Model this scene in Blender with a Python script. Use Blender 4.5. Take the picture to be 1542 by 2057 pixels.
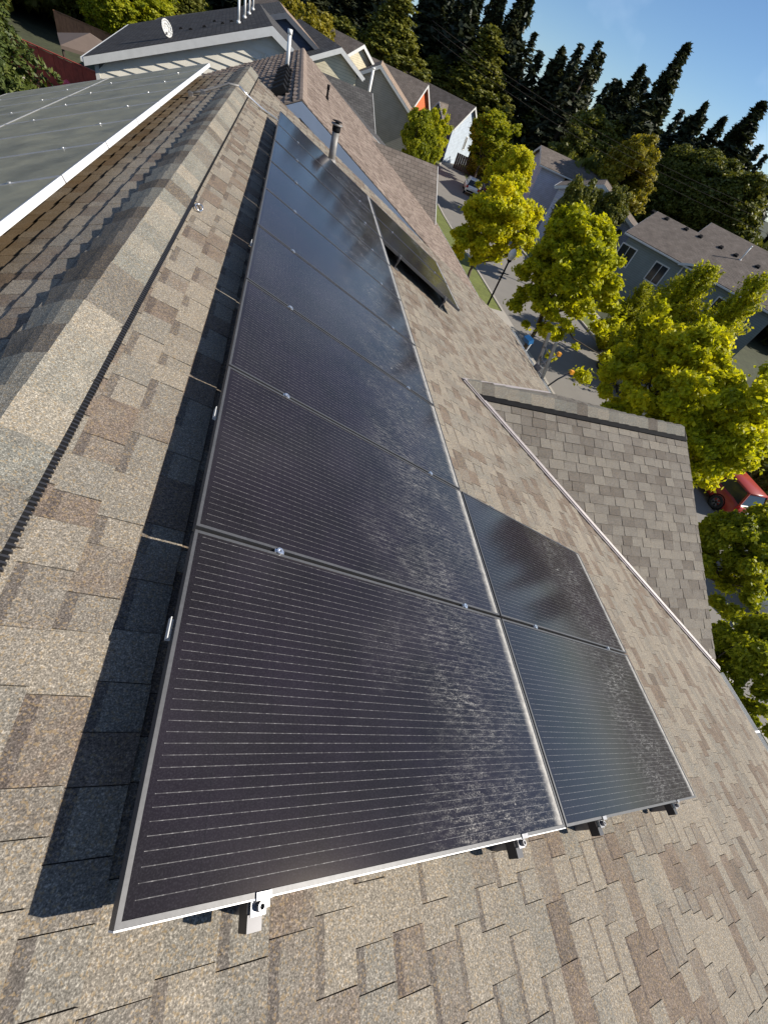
import bpy, bmesh, math, random
import numpy as np
from mathutils import Matrix, Vector

# ------------------------------------------------------------------ scene, camera, light
for o in list(bpy.data.objects): bpy.data.objects.remove(o)
S = bpy.context.scene
COL = S.collection
R = math.radians
P = R(22.62); CP, SP = math.cos(P), math.sin(P)      # pitch of the roof (5 in 12)
GZ = -8.5                                            # street level; the roof ridge is z = 0

cam = bpy.data.cameras.new('camera'); cam_o = bpy.data.objects.new('camera', cam); COL.objects.link(cam_o)
CX = Vector((0.94751127, -0.11861666, 0.29690483)); CYD = Vector((0.09389244, -0.78445524, -0.61303686)); CZF = Vector((0.30562494, 0.60873645, -0.73214297))
CLOC = Vector((0.83264, 0.10744, 1.20150))
m3 = Matrix((CX, -CYD, -CZF)).transposed()
cam_o.matrix_world = Matrix.Translation(CLOC) @ m3.to_4x4()
cam.sensor_fit = 'VERTICAL'; cam.sensor_height = 36; cam.lens = 813.34 / 2057 * 36
cam.clip_start = 0.02; cam.clip_end = 3000
S.camera = cam_o
S.render.resolution_x = 767; S.render.resolution_y = 1024

SUN = Vector((0.808, -0.187, 0.559)).normalized()
w = bpy.data.worlds.new('World'); S.world = w; w.use_nodes = True
nt = w.node_tree; nt.nodes.clear()
sky = nt.nodes.new('ShaderNodeTexSky'); sky.sky_type = 'NISHITA'; sky.sun_disc = False
sky.sun_elevation = math.asin(SUN.z); sky.sun_rotation = math.atan2(SUN.x, SUN.y)
sky.altitude = 300; sky.air_density = 0.85; sky.dust_density = 0.0; sky.ozone_density = 6.0
# thin cirrus, stretched, over the whole dome
tc = nt.nodes.new('ShaderNodeTexCoord'); mp = nt.nodes.new('ShaderNodeMapping')
mp.inputs['Rotation'].default_value = (0.2, 0.5, 0.75); mp.inputs['Scale'].default_value = (1.2, 7.0, 4.5)
cn = nt.nodes.new('ShaderNodeTexNoise'); cn.inputs['Scale'].default_value = 1.1; cn.inputs['Detail'].default_value = 6; cn.inputs['Roughness'].default_value = 0.5
cr = nt.nodes.new('ShaderNodeValToRGB'); cr.color_ramp.elements[0].position = 0.47; cr.color_ramp.elements[1].position = 0.78
cr.color_ramp.elements[1].color = (0.45, 0.45, 0.45, 1)
mixc = nt.nodes.new('ShaderNodeMix'); mixc.data_type = 'RGBA'; mixc.inputs[7].default_value = (10, 11.5, 13.5, 1)
bg = nt.nodes.new('ShaderNodeBackground'); bg.inputs['Strength'].default_value = 0.080
ow = nt.nodes.new('ShaderNodeOutputWorld')
L = nt.links.new
L(tc.outputs['Generated'], mp.inputs['Vector']); L(mp.outputs['Vector'], cn.inputs['Vector']); L(cn.outputs['Fac'], cr.inputs['Fac'])
L(cr.outputs['Color'], mixc.inputs['Factor']); L(sky.outputs['Color'], mixc.inputs[6]); L(mixc.outputs[2], bg.inputs['Color']); L(bg.outputs[0], ow.inputs['Surface'])

sl = bpy.data.lights.new('sun', 'SUN'); sl.energy = 5.0; sl.angle = R(0.5); sl.color = (1.0, 0.93, 0.82)
so = bpy.data.objects.new('sun', sl); COL.objects.link(so)
so.rotation_euler = (-SUN).to_track_quat('-Z', 'Y').to_euler(); so.location = (30, -5, 40)

vs = S.view_settings; vs.view_transform = 'Standard'; vs.look = 'None'; vs.exposure = 0.5; vs.gamma = 1.0; vs.use_curve_mapping = False
S.render.engine = 'CYCLES'
try: S.cycles.max_bounces = 6; S.cycles.transparent_max_bounces = 6
except Exception: pass

# ------------------------------------------------------------------ materials
def newmat(name):
    m = bpy.data.materials.new(name); m.use_nodes = True
    t = m.node_tree; b = t.nodes['Principled BSDF']; return m, t, b
def N(t, typ, **kw):
    n = t.nodes.new(typ)
    for k, v in kw.items(): setattr(n, k, v)
    return n
def val(n, name, v): n.inputs[name].default_value = v
def math_n(t, op, a, b=None, clamp=False):
    n = N(t, 'ShaderNodeMath', operation=op, use_clamp=clamp)
    for i, x in enumerate((a, b)):
        if x is None: continue
        if isinstance(x, (int, float)): n.inputs[i].default_value = x
        else: t.links.new(x, n.inputs[i])
    return n.outputs[0]
def mixcol(t, fac, a, b, blend='MIX'):
    n = N(t, 'ShaderNodeMix', data_type='RGBA', blend_type=blend)
    for i, x in ((0, fac), (6, a), (7, b)):
        if isinstance(x, (int, float)): n.inputs[i].default_value = x
        elif isinstance(x, tuple): n.inputs[i].default_value = (*x, 1) if len(x) == 3 else x
        else: t.links.new(x, n.inputs[i])
    return n.outputs[2]
def noise(t, vec, scale, detail=2, rough=0.5):
    n = N(t, 'ShaderNodeTexNoise'); val(n, 'Scale', scale); val(n, 'Detail', detail); val(n, 'Roughness', rough)
    if vec is not None: t.links.new(vec, n.inputs['Vector'])
    return n.outputs['Fac']
def ramp(t, fac, stops, interp='LINEAR'):
    n = N(t, 'ShaderNodeValToRGB'); e = n.color_ramp.elements; n.color_ramp.interpolation = interp
    while len(e) < len(stops): e.new(0.5)
    for el, (p, c) in zip(e, stops):
        el.position = p; el.color = (*c, 1) if isinstance(c, tuple) else (c, c, c, 1)
    t.links.new(fac, n.inputs['Fac']); return n.outputs['Color']
def bump(t, b, h, strength, dist):
    n = N(t, 'ShaderNodeBump'); val(n, 'Strength', strength); val(n, 'Distance', dist)
    t.links.new(h, n.inputs['Height']); t.links.new(n.outputs['Normal'], b.inputs['Normal'])

def simple(name, col, rough=0.7, var=0.15, scale=3.0, metallic=0.0, bs=0.0, fine=0):
    m, t, b = newmat(name)
    pos = N(t, 'ShaderNodeNewGeometry').outputs['Position']
    n = noise(t, pos, scale, 5, 0.6)
    if fine: n = math_n(t, 'ADD', math_n(t, 'MULTIPLY', n, 0.5), math_n(t, 'MULTIPLY', noise(t, pos, fine, 2), 0.5))
    lo = tuple(c * (1 - var) for c in col); hi = tuple(min(1, c * (1 + var)) for c in col)
    t.links.new(ramp(t, n, [(0.3, lo), (0.7, hi)]), b.inputs['Base Color'])
    val(b, 'Roughness', rough); val(b, 'Metallic', metallic)
    if bs: bump(t, b, noise(t, pos, fine or scale * 8, 3), bs, 0.01)
    return m

def shingle_mat(name, stops, band=0.6, rust=False, gran=1.0):
    m, t, b = newmat(name)
    pos = N(t, 'ShaderNodeNewGeometry').outputs['Position']
    at = N(t, 'ShaderNodeAttribute', attribute_name='tint').outputs['Fac']
    bd = N(t, 'ShaderNodeAttribute', attribute_name='band').outputs['Fac']
    uv = N(t, 'ShaderNodeUVMap'); uv.uv_map = 'UVMap'
    sx = N(t, 'ShaderNodeSeparateXYZ'); t.links.new(uv.outputs['UV'], sx.inputs[0])
    at = math_n(t, 'ADD', at, math_n(t, 'MULTIPLY', math_n(t, 'SUBTRACT', noise(t, pos, 7, 4, 0.7), 0.5), 0.55))
    col = ramp(t, at, [(p_, tuple((c * 0.82 + sum(q_) / 3 * 0.18) * 0.57 * wq for c, wq in zip(q_, (0.97, 1.0, 0.99)))) for p_, q_ in stops])
    big = noise(t, pos, 0.9, 3, 0.6)
    col = mixcol(t, 0.22, col, ramp(t, big, [(0.3, (0.13, 0.112, 0.094)), (0.7, (0.26, 0.225, 0.188))]))
    # printed shade band at the head of the thin tabs
    edge = noise(t, pos, 45, 2)
    yy = math_n(t, 'ADD', sx.outputs['Y'], math_n(t, 'MULTIPLY', math_n(t, 'SUBTRACT', edge, 0.5), 0.12))
    f = math_n(t, 'MULTIPLY', math_n(t, 'LESS_THAN', yy, 0.24), bd)
    col = mixcol(t, math_n(t, 'MULTIPLY', f, band), col, (0.075, 0.062, 0.058))
    # mineral granules
    g1 = noise(t, pos, 210, 1.5, 0.75); g2 = noise(t, pos, 95, 1, 0.5)
    g = math_n(t, 'ADD', math_n(t, 'MULTIPLY', g1, 0.75), math_n(t, 'MULTIPLY', g2, 0.25))
    k = ramp(t, g, [(0.33, 0.36), (0.5, 0.86), (0.56, 1.1), (0.68, 2.1)])
    col = mixcol(t, 0.92 * gran, col, mixcol(t, 1.0, col, k, 'MULTIPLY'))
    # the odd warm or dark grain
    vz = N(t, 'ShaderNodeTexVoronoi'); val(vz, 'Scale', 190); t.links.new(pos, vz.inputs['Vector'])
    sv = N(t, 'ShaderNodeSeparateColor'); t.links.new(vz.outputs['Color'], sv.inputs[0])
    col = mixcol(t, math_n(t, 'MULTIPLY', math_n(t, 'GREATER_THAN', sv.outputs[0], 0.86), 0.35 * gran), col, (0.36, 0.25, 0.12))
    if rust:
        fr = N(t, 'ShaderNodeAttribute', attribute_name='stain').outputs['Fac']
        fn = math_n(t, 'MULTIPLY', fr, ramp(t, noise(t, pos, 2.2, 4), [(0.35, 0.35), (0.6, 1.0)]))
        col = mixcol(t, math_n(t, 'MULTIPLY', fn, 0.75), col, (0.15, 0.085, 0.025))
    t.links.new(col, b.inputs['Base Color']); val(b, 'Roughness', 0.92); val(b, 'Specular IOR Level', 0.15)
    bump(t, b, g, 0.55, 0.004)
    return m

def roof_far_mat(name, c1, c2, mortar, scale=1.0, sp=0.5):
    m, t, b = newmat(name)
    ob = N(t, 'ShaderNodeTexCoord').outputs['Object']
    s = N(t, 'ShaderNodeSeparateXYZ'); t.links.new(ob, s.inputs[0])
    c = N(t, 'ShaderNodeCombineXYZ'); t.links.new(s.outputs[1], c.inputs[0]); t.links.new(s.outputs[0], c.inputs[1])
    br = N(t, 'ShaderNodeTexBrick'); t.links.new(c.outputs[0], br.inputs['Vector'])
    c1, c2, mortar = (tuple(q * 0.75 for q in cc_) for cc_ in (c1, c2, mortar)); val(br, 'Scale', 1.0 / scale); val(br, 'Brick Width', 0.26); val(br, 'Row Height', 0.145); val(br, 'Mortar Size', 0.012); val(br, 'Mortar Smooth', 0.3)
    br.inputs['Color1'].default_value = (*c1, 1); br.inputs['Color2'].default_value = (*c2, 1); br.inputs['Mortar'].default_value = (*mortar, 1)
    n = noise(t, ob, 1.3, 5, 0.6); n2 = noise(t, ob, 60, 2, 0.6)
    k = ramp(t, n, [(0.3, 0.78), (0.7, 1.2)]); k2 = ramp(t, n2, [(0.3, 1 - sp), (0.7, 1 + sp)])
    col = mixcol(t, 1.0, mixcol(t, 1.0, br.outputs['Color'], k, 'MULTIPLY'), k2, 'MULTIPLY')
    t.links.new(col, b.inputs['Base Color']); val(b, 'Roughness', 0.92); val(b, 'Specular IOR Level', 0.2)
    bump(t, b, br.outputs['Fac'], -0.5, 0.02)
    return m

def siding_mat(name, col, board=0.16):
    m, t, b = newmat(name)
    ob = N(t, 'ShaderNodeTexCoord').outputs['Object']
    s = N(t, 'ShaderNodeSeparateXYZ'); t.links.new(ob, s.inputs[0])
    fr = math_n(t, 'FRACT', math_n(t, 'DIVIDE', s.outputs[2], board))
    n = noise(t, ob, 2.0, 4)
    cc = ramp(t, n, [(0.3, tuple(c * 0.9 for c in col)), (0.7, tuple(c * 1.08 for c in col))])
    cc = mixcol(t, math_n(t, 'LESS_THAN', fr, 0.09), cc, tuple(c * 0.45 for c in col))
    t.links.new(cc, b.inputs['Base Color']); val(b, 'Roughness', 0.6)
    bump(t, b, fr, -0.6, 0.02)
    return m

def leaf_mat(name, dark, mid, light, trans=0.35):
    m, t, b = newmat(name)
    at = N(t, 'ShaderNodeAttribute', attribute_name='tint').outputs['Fac']
    oi = N(t, 'ShaderNodeObjectInfo').outputs['Random']
    a2 = math_n(t, 'ADD', at, math_n(t, 'MULTIPLY', math_n(t, 'SUBTRACT', oi, 0.5), 0.25))
    col = ramp(t, a2, [(0.0, dark), (0.5, mid), (1.0, light)])
    t.links.new(col, b.inputs['Base Color']); val(b, 'Roughness', 0.55); val(b, 'Specular IOR Level', 0.3)
    tr = N(t, 'ShaderNodeBsdfTranslucent'); t.links.new(mixcol(t, 1.0, col, (1.25, 1.2, 0.6), 'MULTIPLY'), tr.inputs['Color'])
    mx = N(t, 'ShaderNodeMixShader'); mx.inputs[0].default_value = trans
    t.links.new(b.outputs[0], mx.inputs[1]); t.links.new(tr.outputs[0], mx.inputs[2])
    t.links.new(mx.outputs[0], t.nodes['Material Output'].inputs['Surface'])
    return m

def solar_mat(name, film, streak, edge, dust=(0.50, 0.485, 0.45), spec=0.5):
    m, t, b = newmat(name)
    ob = N(t, 'ShaderNodeTexCoord').outputs['Object']
    pos = N(t, 'ShaderNodeNewGeometry').outputs['Position']
    s = N(t, 'ShaderNodeSeparateXYZ'); t.links.new(ob, s.inputs[0]); X, Y = s.outputs[0], s.outputs[1]
    # fifty-odd silver busbars running down the slope, set in dark violet cells
    fy = math_n(t, 'FRACT', math_n(t, 'DIVIDE', math_n(t, 'SUBTRACT', Y, 0.012), 0.0264))
    ln = math_n(t, 'LESS_THAN', fy, 0.055)
    inx = math_n(t, 'MULTIPLY', math_n(t, 'GREATER_THAN', X, 0.03), math_n(t, 'LESS_THAN', X, 1.735))
    iny = math_n(t, 'MULTIPLY', math_n(t, 'GREATER_THAN', Y, 0.03), math_n(t, 'LESS_THAN', Y, 0.965))
    ln = math_n(t, 'MULTIPLY', ln, math_n(t, 'MULTIPLY', inx, iny))
    lv = ramp(t, noise(t, pos, 55, 2), [(0.35, 0.25), (0.7, 1.0)])
    fx = math_n(t, 'FRACT', math_n(t, 'DIVIDE', X, 0.0275))
    dot = math_n(t, 'LESS_THAN', fx, 0.16)
    lv = math_n(t, 'ADD', math_n(t, 'MULTIPLY', lv, 0.28), math_n(t, 'MULTIPLY', dot, 0.16))
    cell = ramp(t, noise(t, pos, 3.5, 3), [(0.35, (0.0095, 0.0075, 0.009)), (0.65, (0.0135, 0.010, 0.0145))])
    cg = math_n(t, 'LESS_THAN', math_n(t, 'FRACT', math_n(t, 'DIVIDE', X, 0.159)), 0.012)
    cell = mixcol(t, math_n(t, 'MULTIPLY', cg, 0.6), cell, (0.004, 0.004, 0.005))
    spk = ramp(t, noise(t, pos, 260, 1, 0.6), [(0.45, 0.0), (0.75, 1.0)])
    cell = mixcol(t, math_n(t, 'MULTIPLY', spk, 0.18), cell, (0.075, 0.07, 0.08))
    col = mixcol(t, math_n(t, 'MULTIPLY', ln, lv), cell, (0.62, 0.60, 0.58))
    # wind-dried dust, thickest half way down and along the lower frame
    mpn = N(t, 'ShaderNodeMapping'); mpn.inputs['Scale'].default_value = (16.0, 62, 1); 
    oadd = N(t, 'ShaderNodeVectorMath', operation='ADD'); t.links.new(ob, oadd.inputs[0])
    oi = N(t, 'ShaderNodeObjectInfo').outputs['Random']
    cv = N(t, 'ShaderNodeCombineXYZ'); t.links.new(math_n(t, 'MULTIPLY', oi, 37.0), cv.inputs[0]); t.links.new(math_n(t, 'MULTIPLY', oi, 71.0), cv.inputs[1])
    t.links.new(cv.outputs[0], oadd.inputs[1]); t.links.new(oadd.outputs[0], mpn.inputs['Vector'])
    st = noise(t, mpn.outputs['Vector'], 1.0, 7, 0.72)
    fn = noise(t, pos, 190, 3, 0.8)
    blot = noise(t, oadd.outputs[0], 2.6, 3, 0.5)
    xm = math_n(t, 'ADD', X, math_n(t, 'MULTIPLY', math_n(t, 'SUBTRACT', blot, 0.5), 0.9))
    zone = ramp(t, math_n(t, 'DIVIDE', xm, 1.765), [(0.46, 0.0), (0.68, 1.0), (0.88, 0.7), (1.0, 0.5)])
    mp2 = N(t, 'ShaderNodeMapping'); mp2.inputs['Scale'].default_value = (3.2, 5.0, 1); t.links.new(oadd.outputs[0], mp2.inputs['Vector'])
    pat = ramp(t, noise(t, mp2.outputs['Vector'], 1.0, 4, 0.6), [(0.36, 0.12), (0.66, 1.0)])
    d1 = math_n(t, 'MULTIPLY', ramp(t, st, [(0.45, 0.0), (0.70, 1.0)]), math_n(t, 'MULTIPLY', zone, pat))
    d1 = math_n(t, 'MULTIPLY', d1, ramp(t, fn, [(0.46, 0.0), (0.60, 1.0)]))
    vo = N(t, 'ShaderNodeTexVoronoi'); val(vo, 'Scale', 9.0); t.links.new(oadd.outputs[0], vo.inputs['Vector'])
    drop = math_n(t, 'MULTIPLY', ramp(t, math_n(t, 'ADD', vo.outputs['Distance'], math_n(t, 'MULTIPLY', fn, 0.12)), [(0.10, 0.9), (0.135, 0.0)]), zone)
    vs2 = N(t, 'ShaderNodeSeparateColor'); t.links.new(vo.outputs['Color'], vs2.inputs[0])
    drop = math_n(t, 'MULTIPLY', drop, math_n(t, 'GREATER_THAN', vs2.outputs[0], 0.86))
    en = math_n(t, 'ADD', X, math_n(t, 'MULTIPLY', math_n(t, 'SUBTRACT', noise(t, pos, 26, 5, 0.7), 0.5), 0.05))
    rim = ramp(t, en, [(0.0, 0.0), (1.0, 0.0)])
    rm = N(t, 'ShaderNodeMapRange'); t.links.new(en, rm.inputs['Value']); val(rm, 'From Min', 1.685); val(rm, 'From Max', 1.752)
    rim = math_n(t, 'MULTIPLY', math_n(t, 'POWER', rm.outputs[0], 1.6), edge)
    fl = math_n(t, 'MULTIPLY', ramp(t, noise(t, pos, 3.0, 6, 0.65), [(0.3, 0.5), (0.7, 1.0)]), film)
    d = math_n(t, 'ADD', math_n(t, 'ADD', math_n(t, 'MULTIPLY', d1, streak), math_n(t, 'MULTIPLY', drop, streak)), math_n(t, 'ADD', rim, fl), clamp=True)
    col = mixcol(t, d, col, dust)
    t.links.new(col, b.inputs['Base Color'])
    ro = math_n(t, 'ADD', 0.115, math_n(t, 'MULTIPLY', d, 0.65))
    t.links.new(ro, b.inputs['Roughness']); val(b, 'IOR', 1.40); val(b, 'Specular IOR Level', spec); b.inputs['Specular Tint'].default_value = (1.0, 0.88, 0.80, 1)
    return m

TAN = (0.52, 0.43, 0.33)
ST = [(0.0, (0.20, 0.15, 0.12)), (0.14, (0.31, 0.215, 0.16)), (0.3, (0.35, 0.29, 0.235)), (0.45, (0.39, 0.345, 0.285)), (0.65, (0.45, 0.375, 0.295)), (1.0, (0.50, 0.415, 0.32))]
M = {}
M['shingle'] = shingle_mat('weathered_shingle', ST)
M['shingle_l'] = shingle_mat('weathered_shingle_stained', ST, rust=True)
M['shingle_x'] = shingle_mat('grey_brown_shingle', [(0, (0.20, 0.165, 0.14)), (0.3, (0.29, 0.25, 0.215)), (0.6, (0.37, 0.325, 0.275)), (1, (0.43, 0.37, 0.30))], band=0.15, gran=0.8)
M['cap'] = shingle_mat('ridge_cap_shingle', [(0, (0.16, 0.125, 0.10)), (0.3, (0.26, 0.225, 0.19)), (0.6, (0.36, 0.35, 0.30)), (1, (0.52, 0.44, 0.34))], band=0)
M['shingle_b'] = shingle_mat('rosy_brown_shingle', [(0, (0.28, 0.19, 0.15)), (0.5, (0.44, 0.305, 0.245)), (1, (0.56, 0.41, 0.33))], band=0.1, gran=0.6)
M['felt'] = simple('roof_deck', (0.10, 0.085, 0.07), 0.9, 0.2)
M['solar'] = solar_mat('solar_glass', 0.010, 0.95, 0.9)
M['solar_dusty'] = solar_mat('solar_glass_dusty', 0.75, 0.1, 0.3, (0.46, 0.425, 0.29), 0.2)
M['frame'] = simple('panel_frame_aluminium', (0.085, 0.085, 0.088), 0.45, 0.2, 8, 0.3, fine=90)
M['frame_mid'] = simple('panel_frame_mid', (0.40, 0.40, 0.41), 0.45, 0.15, 8, 0.3, fine=90)
M['frame_sunlit'] = simple('panel_frame_sunlit', (0.78, 0.77, 0.76), 0.5, 0.06, 8, 0.25, fine=90)  # near-white colour stands in for sun on the frame sides
M['frame_dark'] = simple('panel_frame_black', (0.05, 0.05, 0.055), 0.4, 0.1, 8, 0.5)
M['alu'] = simple('mill_aluminium', (0.24, 0.24, 0.25), 0.4, 0.2, 20, 0.7)
M['steel'] = simple('bright_steel', (0.75, 0.75, 0.76), 0.28, 0.08, 20, 0.9)
M['blackp'] = simple('black_plastic', (0.010, 0.010, 0.011), 0.85, 0.3, 20); M['blackp'].node_tree.nodes['Principled BSDF'].inputs['Specular IOR Level'].default_value = 0.12
M['greyp'] = simple('galvanised_grey', (0.20, 0.19, 0.18), 0.55, 0.3, 9, 0.15)
M['white'] = simple('white_paint', (0.60, 0.60, 0.58), 0.5, 0.06, 4)
M['whitep'] = simple('white_pvc', (0.78, 0.77, 0.74), 0.5, 0.05, 6)
M['flash'] = simple('valley_metal', (0.36, 0.32, 0.31), 0.55, 0.25, 6, 0.1, fine=60)
M['bluefascia'] = simple('blue_grey_fascia', (0.30, 0.36, 0.46), 0.5, 0.06, 3)
M['soffit'] = simple('soffit_dark', (0.10, 0.11, 0.13), 0.7, 0.1)
M['sage'] = siding_mat('sage_siding', (0.24, 0.26, 0.24))
M['beige'] = simple('beige_siding_board', (0.74, 0.70, 0.60), 0.55, 0.07, 2)
M['beigeb'] = simple('beige_wall', (0.20, 0.19, 0.16), 0.7, 0.1)
M['green'] = siding_mat('grey_green_siding', (0.20, 0.235, 0.225))
M['lav'] = siding_mat('lavender_siding', (0.54, 0.55, 0.66))
M['blue'] = siding_mat('slate_blue_siding', (0.10, 0.145, 0.235), 0.18)
M['navy'] = siding_mat('navy_siding', (0.06, 0.075, 0.13))
M['paleblue'] = siding_mat('pale_blue_siding', (0.48, 0.55, 0.63))
M['orange'] = siding_mat('orange_siding', (0.72, 0.16, 0.06))
M['cream'] = siding_mat('cream_siding', (0.62, 0.56, 0.40))
M['greywall'] = siding_mat('grey_siding', (0.24, 0.24, 0.22))
M['glass'] = simple('window_glass', (0.02, 0.025, 0.03), 0.08, 0.1)
M['roof_grey'] = roof_far_mat('charcoal_roof', (0.085, 0.08, 0.078), (0.125, 0.12, 0.115), (0.05, 0.05, 0.05), 1.4)
M['roof_dark'] = roof_far_mat('dark_roof', (0.055, 0.05, 0.05), (0.085, 0.08, 0.08), (0.03, 0.03, 0.03), 1.4)
M['roof_tan'] = roof_far_mat('tan_roof', (0.36, 0.27, 0.20), (0.44, 0.33, 0.25), (0.22, 0.16, 0.12), 1.4)
M['roof_brown'] = roof_far_mat('brown_grey_roof', (0.19, 0.155, 0.13), (0.24, 0.20, 0.17), (0.12, 0.10, 0.085), 1.4)
M['asphalt'] = simple('street_asphalt', (0.20, 0.185, 0.165), 0.9, 0.12, 0.8, fine=25)
M['concrete'] = simple('pavement_concrete', (0.36, 0.33, 0.29), 0.85, 0.12, 1.2, fine=30)
M['ground'] = simple('grass_and_soil', (0.045, 0.05, 0.022), 0.95, 0.5, 0.35, fine=3)
M['lawn'] = simple('dry_lawn', (0.13, 0.15, 0.035), 0.95, 0.35, 0.8, fine=6)
M['bark'] = simple('bark', (0.085, 0.065, 0.05), 0.9, 0.3, 6)
M['red'] = simple('red_stained_cedar', (0.32, 0.045, 0.022), 0.7, 0.3, 3)
M['cedar'] = simple('cedar_boards', (0.32, 0.15, 0.07), 0.7, 0.25, 3)
M['canvas'] = simple('brown_canvas', (0.135, 0.10, 0.08), 0.85, 0.08, 2)
M['rubber'] = simple('tyre_rubber', (0.02, 0.02, 0.02), 0.8, 0.2)
M['yellow'] = simple('orange_yellow_plastic', (0.75, 0.32, 0.02), 0.5, 0.1)
M['bluep'] = simple('blue_plastic', (0.015, 0.13, 0.33), 0.5, 0.1)
M['globe'] = simple('lamp_globe', (0.75, 0.74, 0.70), 0.3, 0.03)
M['redlight'] = simple('red_lens', (0.45, 0.01, 0.01), 0.2, 0.1)
M['silver'] = simple('silver_car_paint', (0.44, 0.43, 0.41), 0.28, 0.05, 1, 0.6)
M['whitecar'] = simple('white_car_paint', (0.78, 0.78, 0.76), 0.3, 0.03, 1)
M['redcar'] = simple('red_car_paint', (0.32, 0.035, 0.02), 0.3, 0.06, 1)
M['pink'] = simple('pink_plastic', (0.75, 0.08, 0.12), 0.5, 0.1)
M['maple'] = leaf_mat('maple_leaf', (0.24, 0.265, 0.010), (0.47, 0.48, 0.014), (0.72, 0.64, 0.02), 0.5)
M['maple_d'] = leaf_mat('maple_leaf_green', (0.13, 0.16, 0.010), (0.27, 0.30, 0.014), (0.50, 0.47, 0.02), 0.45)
M['leaf'] = leaf_mat('broad_leaf', (0.06, 0.07, 0.012), (0.13, 0.14, 0.022), (0.24, 0.23, 0.04), 0.32)
M['leaf_y'] = leaf_mat('yellowing_leaf', (0.11, 0.10, 0.01), (0.25, 0.215, 0.016), (0.38, 0.31, 0.03), 0.35)
M['needle'] = leaf_mat('fir_needles', (0.016, 0.023, 0.011), (0.042, 0.052, 0.024), (0.12, 0.12, 0.05), 0.18)
M['needle_b'] = leaf_mat('cedar_needles', (0.035, 0.055, 0.012), (0.075, 0.10, 0.02), (0.15, 0.17, 0.03), 0.2)
M['lime'] = leaf_mat('lime_cypress', (0.16, 0.19, 0.01), (0.34, 0.36, 0.014), (0.55, 0.52, 0.025), 0.55)

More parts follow.
